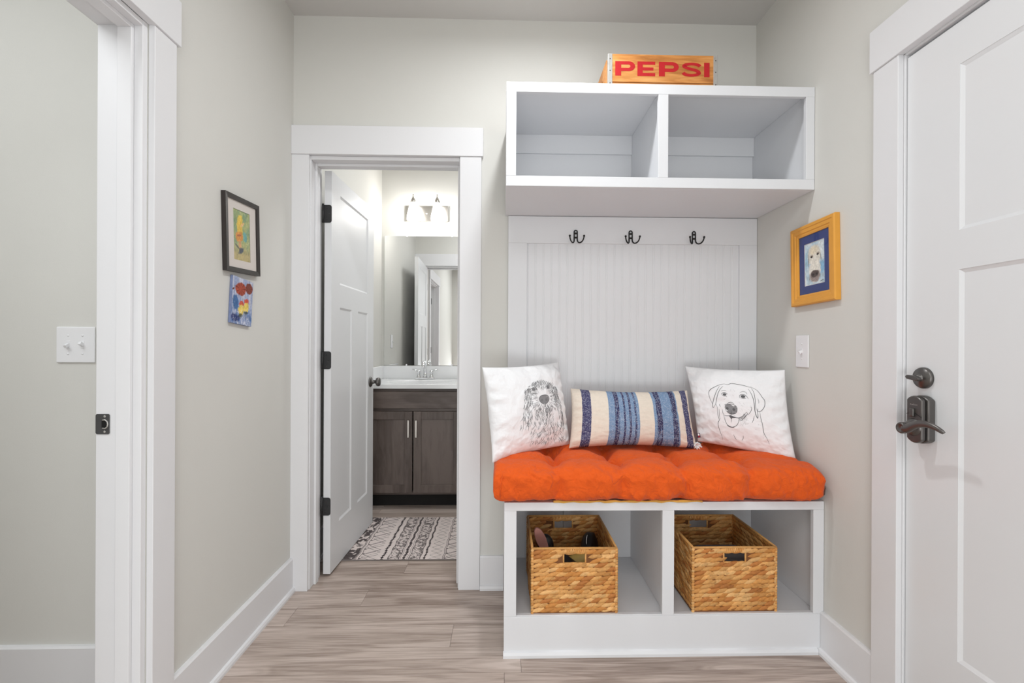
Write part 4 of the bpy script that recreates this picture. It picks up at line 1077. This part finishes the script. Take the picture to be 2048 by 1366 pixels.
# ------------------------------------------------------------------ woven baskets
WEAVE = attr_mat('water_hyacinth', .6, .3, bump=.5, bscale=260, noise=.12, nscale=120)
CORE = mat('basket_core', rgb(120, 74, 36), .8, var=.2, vscale=60)
def basket(loc, seed, label):
    W, Dp, H = .318, .335, .250
    t = empty('wicker_basket', loc); tag(t, label, 'basket')
    rg = random.Random(seed)
    pal = [rgb(222, 166, 100), rgb(210, 150, 84), rgb(230, 180, 118), rgb(200, 136, 70), rgb(216, 160, 96), rgb(186, 120, 62)]
    rows = 14; rh = (H-.016)/rows
    def leaf(b, c, a, t_, h, M, col):     # pointed, slightly twisted strand segment
        n, m = 8, 6; vs = []
        for i in range(m+1):
            s_ = -1+2*i/m; w_ = max(.03, (1-abs(s_)**2.2))**.8; tw = s_*.5
            for k in range(n):
                q = 2*PI*k/n; vs.append(Matrix.Translation(c) @ M @ Vector((s_*a, t_*w_*math.cos(q)-.0015*s_, h*w_*math.sin(q)+tw*h*.25)))
        fs = [(i*n+k, i*n+(k+1) % n, (i+1)*n+(k+1) % n, (i+1)*n+k) for i in range(m) for k in range(n)]
        b.add(vs, fs, col, True)
    def side(name, org, du, length, nrm, hole):
        b = MB(); org = Vector(org); du = Vector(du); nrm = Vector(nrm)
        for r in range(rows):
            z = .010+rh*(r+.5)
            u = -rg.uniform(0, .02)
            while u < length:
                ln = rg.uniform(.046, .066); c = u+ln/2
                cut = hole and abs(c-length/2) < hole+ln*.36 and .188 < z < .232
                if not cut:
                    lo, hi = max(u, -.003), min(u+ln, length+.003); ln2 = hi-lo; c = (lo+hi)/2
                    col = rg.choice(pal); k = rg.uniform(.85, 1.1); col = tuple(min(1, x*k) for x in col)
                    ang = rg.uniform(.14, .26)
                    if ln2 < .010: u += ln*.5; continue
                    p = org+du*c+Vector((0, 0, z))+nrm*rg.uniform(-.0008, .0015)
                    R = Matrix((du, nrm, Vector((0, 0, 1)))).transposed() @ Matrix.Rotation(-ang, 3, 'Y')
                    leaf(b, p, ln2*.53, .0056, rh*.56, R.to_4x4(), col)
                    if rg.random() < .35 and ln2 > .04 and c+ln*.8 < length and c > ln*.2:
                        p2 = p+nrm*.001*rg.choice((1, -1))+Vector((0, 0, rg.uniform(-.002, .002)))+du*ln*.45
                        leaf(b, p2, ln*.34, .0058, rh*.40, R.to_4x4(), tuple(min(1, x*.86) for x in col))
                u += ln*.56
        # thin core with hole
        return b.build(name, WEAVE, t, paint=True, kind='stuff')
    hx, hy = W/2, Dp/2
    specs = [('woven_front', (-hx, 0, 0), (1, 0, 0), W, (0, -1, 0), .041), ('woven_rear', (-hx, Dp, 0), (1, 0, 0), W, (0, -1, 0), .041),
             ('woven_side', (-hx, 0, 0), (0, 1, 0), Dp, (1, 0, 0), None), ('woven_side', (hx, 0, 0), (0, 1, 0), Dp, (1, 0, 0), None)]
    for nm, org, du, ln, nr, hole in specs:
        sd = side(nm, org, du, ln, nr, hole)
        q = MB(); o_ = Vector(org); d_ = Vector(du); n_ = Vector(nr)
        def slab(a, b_, z0, z1, th=.0018, col=None):
            p = [o_+d_*u+n_*s+Vector((0, 0, z)) for u in (a, b_) for s in (-th, th) for z in (z0, z1)]
            q.add(p, [(0, 1, 3, 2), (4, 6, 7, 5), (0, 4, 5, 1), (2, 3, 7, 6), (0, 2, 6, 4), (1, 5, 7, 3)])
        if hole:
            slab(0, ln/2-hole, .003, H-.004); slab(ln/2+hole, ln, .003, H-.004); slab(ln/2-hole, ln/2+hole, .003, .194); slab(ln/2-hole, ln/2+hole, .229, H-.004)
        else: slab(0, ln, .003, H-.004)
        q.build('core', CORE, sd)
    # handle hole bindings, corner cords, rim
    b = MB()
    def cord(p0, p1, r, tw=.010, col=pal[0]):
        p0, p1 = Vector(p0), Vector(p1); L_ = (p1-p0).length; n = max(2, int(L_/tw)); d = (p1-p0).normalized()
        a = Vector((0, 0, 1)) if abs(d.z) < .9 else Vector((1, 0, 0)); s = d.cross(a).normalized(); rot = Matrix((d, s, d.cross(s))).transposed()
        for i in range(n):
            k = rg.uniform(.8, 1.1); c = tuple(min(1, x*k) for x in rg.choice(pal[:3])); b.ell(p0+(p1-p0)*((i+.5)/n), L_/n*.75, r, r, 8, 5, (rot @ Matrix.Rotation(.5, 3, 'Y')).to_4x4(), c)
    for (xx, yy) in ((-hx, 0), (hx, 0), (-hx, Dp), (hx, Dp)):
        b = MB(); cord((xx, yy, .003), (xx, yy, H-.003), .0062); b.build('corner_cord', WEAVE, t, paint=True)
    b = MB(); z = H-.002
    cs = [(-hx, 0), (hx, 0), (hx, Dp), (-hx, Dp)]
    for i in range(4):
        p, q_ = cs[i], cs[(i+1) % 4]; c = [tuple(x*.92 for x in pal[0])]
        b.tube([(p[0], p[1], z), ((p[0]+q_[0])/2, (p[1]+q_[1])/2, z+.0005), (q_[0], q_[1], z)], .0046, 8, col=c[0])
    b.build('rim', WEAVE, t, paint=True)
    for yy in (0, Dp):
        n = 11; b = MB()
        for i in range(n):     # wrapped grip above the hole
            x = -.040+.080*(i+.5)/n; c = rg.choice(pal[:3]); b.ell((x, yy, .238), .0035, .0068, .0125, 8, 6, Matrix.Rotation(.35, 4, 'Y'), c)
        for x in (-.042, .042): b.tube([(x, yy, .192), (x, yy, .232)], .0034, 8, col=pal[0])
        b.tube([(-.042, yy, .192), (.042, yy, .192)], .0032, 8, col=pal[0])
        b.build('handle_wrap', WEAVE, t, paint=True)
    b = MB(); b.box(-hx+.003, hx-.003, .003, Dp-.003, .002, .008); b.build('basket_base', CORE, t)
    return t
basket((.273, 1.762, .1482), 3, 'woven water hyacinth basket holding shoes, in left bench compartment')
basket((.884, 1.762, .1482), 8, 'woven water hyacinth basket, nearly empty, in right bench compartment')

# things in the left basket
def sole_shape(L_, Wd, n=28):
    pts = []
    for i in range(n):
        a = 2*PI*i/n; x = math.cos(a); y = math.sin(a)
        w_ = Wd/2*(1.0+.18*x)*(1-.16*math.exp(-((x+.15)/.35)**2)); pts.append((x*L_/2, y*w_))
    return pts
sl = empty('slipper', (.168, 1.915, .345)); tag(sl, 'pink-soled slipper standing upright in the left basket', 'slipper')
b = MB(); M = Matrix.Rotation(math.radians(-14), 4, 'Y') @ Matrix.Rotation(math.radians(-72), 4, 'Y')
M = Matrix.Rotation(math.radians(-22), 4, 'Y') @ Matrix.Rotation(math.radians(12), 4, 'X') @ Matrix((( 0, 1, 0, 0), (0, 0, 1, 0), (1, 0, 0, 0), (0, 0, 0, 1)))
b.prism([(p[0], p[1]*.62) for p in sole_shape(.17, .070)], -.006, .006, 'z', M=M)
b.build('sole', PINK, sl, .003, 3)
b = MB(); b.ell((.012, .022, -.015), .034, .026, .050, 14, 10); b.build('upper', SHOEBLK, sl)
b = MB(); b.tube([(-.004, .004, -.035), (.018, -.006, -.030), (.040, .008, -.038)], .009, 8); b.build('strap', SHOEBLK, sl)
def shoe(name, loc, rot, m, label, L_=.2):
    t = empty(name, loc, rot); tag(t, label, 'shoe')
    b = MB(); b.prism(sole_shape(L_, .075), -.012, 0, 'z'); b.build('sole', SHOEBLK, t, .003)
    b = MB(); n = 18; N = 12; vs = []
    for i in range(N):
        s_ = i/(N-1); x = -L_/2+L_*s_*.995+.0005; wd = .034*math.sin(PI*min(.97, max(.06, s_)))**.35*(1+.12*s_); h = .062*(1-s_)**.55+.022 if s_ < .97 else .008
        for k in range(n): a = PI*k/(n-1); vs.append((x, wd*math.cos(a), h*math.sin(a)**.8 if 0 < k < n-1 else 0))
    b.add(vs, [(i*n+k, i*n+k+1, (i+1)*n+k+1, (i+1)*n+k) for i in range(N-1) for k in range(n-1)]+[tuple(range(n)), tuple((N-1)*n+k for k in range(n))], smooth=True)
    b.build('upper', m, t)
    b = MB()
    for k in range(3): b.tube([(.0+.018*k, -.022, .052-.006*k), (.004+.018*k, 0, .062-.006*k), (.0+.018*k, .022, .052-.006*k)], .0022, 6)
    b.build('lace', m, t); return t
s1 = shoe('shoe', (.365, 1.975, .285), (0, math.radians(-50), math.radians(70)), SHOEBLK, 'black shoe with white loop leaning at the right rear of left basket', .17)
b = MB(); b.tube([(.03+.018*math.cos(a), .0, .070+.018*math.sin(a)) for a in [PI*k/10 for k in range(11)]], .0014, 6); b.build('heel_loop', PLASTIC, s1)
shoe('shoe', (.325, 1.880, .268), (0, math.radians(4), math.radians(170)), SHOETAN, 'tan shoe lying near the front rim of the left basket', .15)
shoe('shoe', (.270, 1.840, .245), (0, math.radians(25), math.radians(20)), SHOEBLK, 'black shoe seen through handle hole of the left basket', .17)
shoe('shoe', (.275, 1.885, .185), (0, 0, math.radians(5)), SHOEBLK, 'black shoe at the bottom of the left basket', .23)
# folded cloth in right basket
gb = empty('folded_cloth', (.90, 1.86, .157)); tag(gb, 'grey folded cloth inside right basket, seen through the handle hole', 'cloth')
for k in range(3):
    b = MB(); b.bbox(-.12+.01*k, .11-.008*k, -.085+.006*k, .10, .058*k, .058*k+.056, .022, 4); b.build('fold', GREYCL, gb)

# ------------------------------------------------------------------ bathroom
# vanity
vn = empty('vanity_cabinet', (-.632, YB, 0)); tag(vn, 'dark brown two-door bathroom vanity cabinet under white sink top', 'cabinet')
VY = 3.335; vx0, vx1 = XL+.003, -.262
part('side_panel', (vx0, vx0+.018, VY+.019, YB-.001, 0, .852), vn, CABW); part('side_panel', (vx1-.018, vx1, VY+.019, YB-.001, 0, .852), vn, CABW)
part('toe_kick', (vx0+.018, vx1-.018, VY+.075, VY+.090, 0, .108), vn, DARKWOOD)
part('cabinet_floor', (vx0+.018, vx1-.018, VY+.019, YB-.001, .100, .118), vn, CABH)
part('top_rail', (vx0, vx1, VY, VY+.019, .828, .852), vn, CABH); part('middle_rail', (vx0, vx1, VY, VY+.019, .690, .715), vn, CABH)
part('bottom_rail', (vx0, vx1, VY, VY+.019, .100, .130), vn, CABH)
part('side_stile', (vx0, vx0+.030, VY, VY+.019, .130, .690), vn, CABW); part('side_stile', (vx1-.030, vx1, VY, VY+.019, .130, .690), vn, CABW)
part('drawer_front', (vx0+.012, vx1-.012, VY-.018, VY-.001, .712, .832), vn, CABH, .003)
for (a, b_, hs_) in ((-.972, -.637, -.660), (-.629, -.294, -.606)):
    dr = empty('cabinet_door', ((a+b_)/2-vn.location.x, VY-.001-vn.location.y, .118)); dr.parent = vn
    w_ = (b_-a)/2; H_ = .572
    b = MB()
    b.box(-w_, -w_+.055, -.019, 0, 0, H_); b.box(w_-.055, w_, -.019, 0, 0, H_)
    b.box(-w_+.055, w_-.055, -.019, 0, 0, .055); b.box(-w_+.055, w_-.055, -.019, 0, H_-.055, H_)
    b.build('door_frame', CABW, dr, .0015)
    b = MB(); b.box(-w_+.053, w_-.053, -.010, -.003, .053, H_-.053); b.build('door_panel', CABW, dr)
    b = MB(); hx_ = hs_-(a+b_)/2
    b.bbox(hx_-.006, hx_+.006, -.050, -.040, .395, .515, .0012); 
    for z in (.407, .503): b.tube([(hx_, -.019, z), (hx_, -.042, z)], .0042, 10)
    b.build('bar_handle', NICKEL, dr)
# sink top with basin (lofted rectangle of rings)
sk = empty('sink_top', (-.632, YB, .853)); tag(sk, 'white cultured marble sink top with backsplash on the dark vanity', 'sink')
b = MB(); ZT = .885; X0, X1, Y0, Y1 = XL+.003, -.255, VY-.028, YB-.001
n = 40; cxs, cys = -.630, 3.555
def rect_pt(k):
    a = 2*PI*k/n; c, s = math.cos(a), math.sin(a); sc = min(((X1-cxs) if c > 0 else (cxs-X0))/max(abs(c), 1e-6), ((Y1-cys) if s > 0 else (cys-Y0))/max(abs(s), 1e-6)); return (cxs+c*sc, cys+s*sc)
rings = [[(*rect_pt(k), .853) for k in range(n)], [(*rect_pt(k), ZT-.004) for k in range(n)], [(cxs+(rect_pt(k)[0]-cxs)*.994, cys+(rect_pt(k)[1]-cys)*.99, ZT) for k in range(n)]]
for rx, ry, z in ((.245, .168, ZT), (.235, .160, ZT-.006), (.215, .145, ZT-.05), (.165, .11, ZT-.10), (.06, .05, ZT-.122), (.005, .005, ZT-.124)):
    rings.append([(cxs+rx*math.cos(2*PI*k/n), cys+ry*math.sin(2*PI*k/n), z) for k in range(n)])
# exact rectangle corners
for rg_ in rings[:3]:
    for (cx_, cy_) in ((X0, Y0), (X1, Y0), (X1, Y1), (X0, Y1)):
        j = min(range(n), key=lambda i: (rg_[i][0]-cx_)**2+(rg_[i][1]-cy_)**2); rg_[j] = (cx_, cy_, rg_[j][2])
L0 = sk.location
vs = [(p[0]-L0.x, p[1]-L0.y, p[2]-L0.z) for r_ in rings for p in r_]
b.add(vs, [(i*n+k, i*n+(k+1) % n, (i+1)*n+(k+1) % n, (i+1)*n+k) for i in range(len(rings)-1) for k in range(n)])
o = b.build('basin_top', MARBLE, sk)
md = o.modifiers.new('b', 'BEVEL'); md.width = .002; md.limit_method = 'ANGLE'
part('backsplash', (X0, X1, YB-.020, YB-.001, ZT, .988), sk, MARBLE, .003)
part('side_splash', (X0, X0+.018, Y0+.004, YB-.020, ZT, .988), sk, MARBLE, .003)
# faucet
fc = empty('faucet', (-.625, 3.775, ZT)); tag(fc, 'chrome two-handle faucet on the white sink top below mirror', 'faucet')
b = MB(); b.bbox(-.078, .078, -.026, .026, 0, .016, .007, 3); b.build('faucet_base', CHROME, fc)
b = MB(); b.lathe([(.019, .012), (.015, .03), (.012, .06)], 18); b.tube([(0, 0, .05), (0, 0, .095), (0, -.012, .125), (0, -.040, .142), (0, -.070, .136), (0, -.090, .110), (0, -.094, .090)], [.013, .012, .012, .0115, .011, .0105, .0115], 14); b.build('spout', CHROME, fc)
for s in (-1, 1):
    b = MB(); b.lathe([(.021, .012), (.018, .020), (.0125, .038), (.013, .055), (.016, .062), (.011, .070), (.0005, .073)], 18, Matrix.Translation((s*.051, 0, 0)))
    b.tube([(s*.051, 0, .067), (s*.075, -.004, .073), (s*.100, -.006, .078)], [.006, .005, .0058], 10); b.build('tap_handle', CHROME, fc)
# mirror
mr = empty('mirror', (-.585, YB, 1.0)); tag(mr, 'large frameless rectangular mirror above the bathroom sink', 'mirror')
part('mirror_glass', (-.972, -.200, YB-.007, YB-.001, .993, 2.050), mr, MIRROR, .0)
for x in (-.79, -.42):
    for z in (2.050, .995):
        b = MB(); b.ell((x-mr.location.x, -.008, z-1.0), .008, .004, .008, 12, 8); b.build('mirror_clip', PLASTIC, mr)
# vanity light
vl = empty('vanity_light', (-.628, YB, 2.232)); tag(vl, 'brushed nickel two-shade wall light glowing above the bathroom mirror', 'wall light')
b = MB(); b.bbox(-.175, .175, -.022, -.001, -.063, .063, .003); b.build('back_plate', NICKEL, vl)
b = MB(); b.ell((0, -.024, 0), .006, .004, .006, 12, 8); b.build('plate_knob', NICKEL, vl)
SH_AREA = 2*PI*.045*.13*2
for s in (-1, 1):
    x = s*.0955
    b = MB(); b.tube([(x, -.020, .020), (x, -.055, .045), (x, -.090, .088), (x, -.098, .103)], .0055, 10)
    b.lathe([(.006, .130), (.0035, .122), (.0055, .108), (.012, .096), (.021, .078), (.024, .064), (.020, .062), (.0005, .062)], 20, Matrix.Translation((x, -.098, 0)))
    b.build('lamp_arm', NICKEL, vl)
    b = MB(); b.lathe([(.019, .066), (.026, .050), (.034, .020), (.043, -.020), (.050, -.055), (.047, -.074), (.030, -.080), (.0005, -.080)], 28, Matrix.Translation((x, -.098, 0)))
    b.build('lamp_shade', GLOW, vl)
GLOW.node_tree.nodes['Principled BSDF'].inputs['Emission Strength'].default_value = SCONCE_W

# rug
def rug_paint(U, V):
    """U across width (x), V along depth (y) ; bands run along y"""
    base = np.array(rgb(226, 214, 210)); ink_ = np.array(rgb(58, 50, 52)); C = base*np.ones(U.shape+(3,))
    x = U*1.10; y = V*.62; nz = fbm(x*90, y*90, 3, 3); wob = .0025*np.sin(y*60)+.002*(fbm(x*20, y*20, 8)-.5); x = x+wob
    def dark(m, a=1.0):
        nonlocal C
        m = np.clip(m, 0, 1)[..., None]*a; C = C*(1-m)+ink_*m
    def ln(v, w_): return np.clip((w_-np.abs(v))/.0012+.5, 0, 1)
    def tri(v, p): return np.abs(((v/p) % 1)*2-1)
    inb = lambda a, b_: ((x >= a) & (x < b_)).astype(float)
    period = .46
    xp = (x-.10) % period
    B = lambda a, b_: ((xp >= a) & (xp < b_)).astype(float)
    main = (x >= .10).astype(float)
    # lattice band 0-.11
    m = B(0, .115)*main
    for ph in (0, .5):
        zz = .058+.042*(tri(y+ph*.06, .12)*2-1)*1.0
        dark(m*ln(xp-zz, .0023))
    for ph in (.03, .09): dark(m*ln(((y-(xp*.6)+ph) % .06)-.03, .0019)*((np.abs(xp-.058) < .040)))
    dark(m*ln(xp-.006-.0*y, .0015))
    dark(m*(np.hypot(((y+.02) % .06)-.03, (xp-.012)) < .006)*.9)
    # sawtooth band
    m = B(.120, .142)*main; dark(m*(np.abs(xp-.131) < .009*tri(y, .022)+.001))
    # gap then grey lace band
    for (a, b_) in ((.162, .222), (.275, .335)):
        m = B(a, b_)*main; c = (a+b_)/2
        dark(m*np.clip((nz-.46)*7, 0, 1), .75); r = np.hypot(xp-c, ((y) % .048)-.024); C_ = np.clip(np.sin(r*560)*1.4, 0, 1)*(r < .028)
        dark(m*C_, .45); light = m*((np.hypot(xp-c, ((y+.024) % .048)-.024) < .009)); C = C*(1-light[..., None])+base*light[..., None]
        for e_ in (a, b_): dark(ln(xp-e_-.001, .0016)*main)
    m = B(.236, .262)*main; dark(m*(np.abs(xp-.249) < .010*tri(y, .020)+.0012)); dark(ln(xp-.231, .001)*main); dark(ln(xp-.267, .001)*main)
    m = B(.350, .368)*main; dark(m*(np.abs(xp-.359) < .007*tri(y, .02)+.001)); 
    m = B(.372, .455)*main; zz = .413+.030*(tri(y, .10)*2-1); dark(m*ln(xp-zz, .0015)); zz = .413-.030*(tri(y, .10)*2-1); dark(m*ln(xp-zz, .0015)); dark(ln(xp-.458, .0014)*main)
    # dark border band
    m = inb(0, .085); dark(m*np.clip((fbm(x*60, y*45, 14, 3)-.40)*8, 0, 1), .92); dark(ln(x-.088, .0018)); dark(ln(x-.094, .001))
    C = C*(1+.10*(fbm(x*500, y*500, 2, 2)-.5))[..., None]
    return np.clip(C, 0, 1)
RUGM = attr_mat('printed_rug', .95, .05, bump=.6, bscale=500, noise=.04)
rg0 = empty('bath_rug', (-.32, 2.535, .0005)); rg0.rotation_euler = (0, 0, 0); tag(rg0, 'black and cream geometric patterned rug on bathroom floor', 'rug')
U, V = UV(620, 330)
Xr = -.560+U*1.10; Yr = V*.612
Zr = .0065+.0012*fbm(U*7, V*5, 3)
P = np.stack([Xr, Yr, Zr], -1)
grid_mesh('rug_pile', P, rug_paint(U, V), RUGM, rg0)
Box('rug_backing', mat('rug_edge', rgb(132, 124, 120), .95), -.562, .542, -.003, .615, .0, .0066, parent=rg0, bevel=.002)
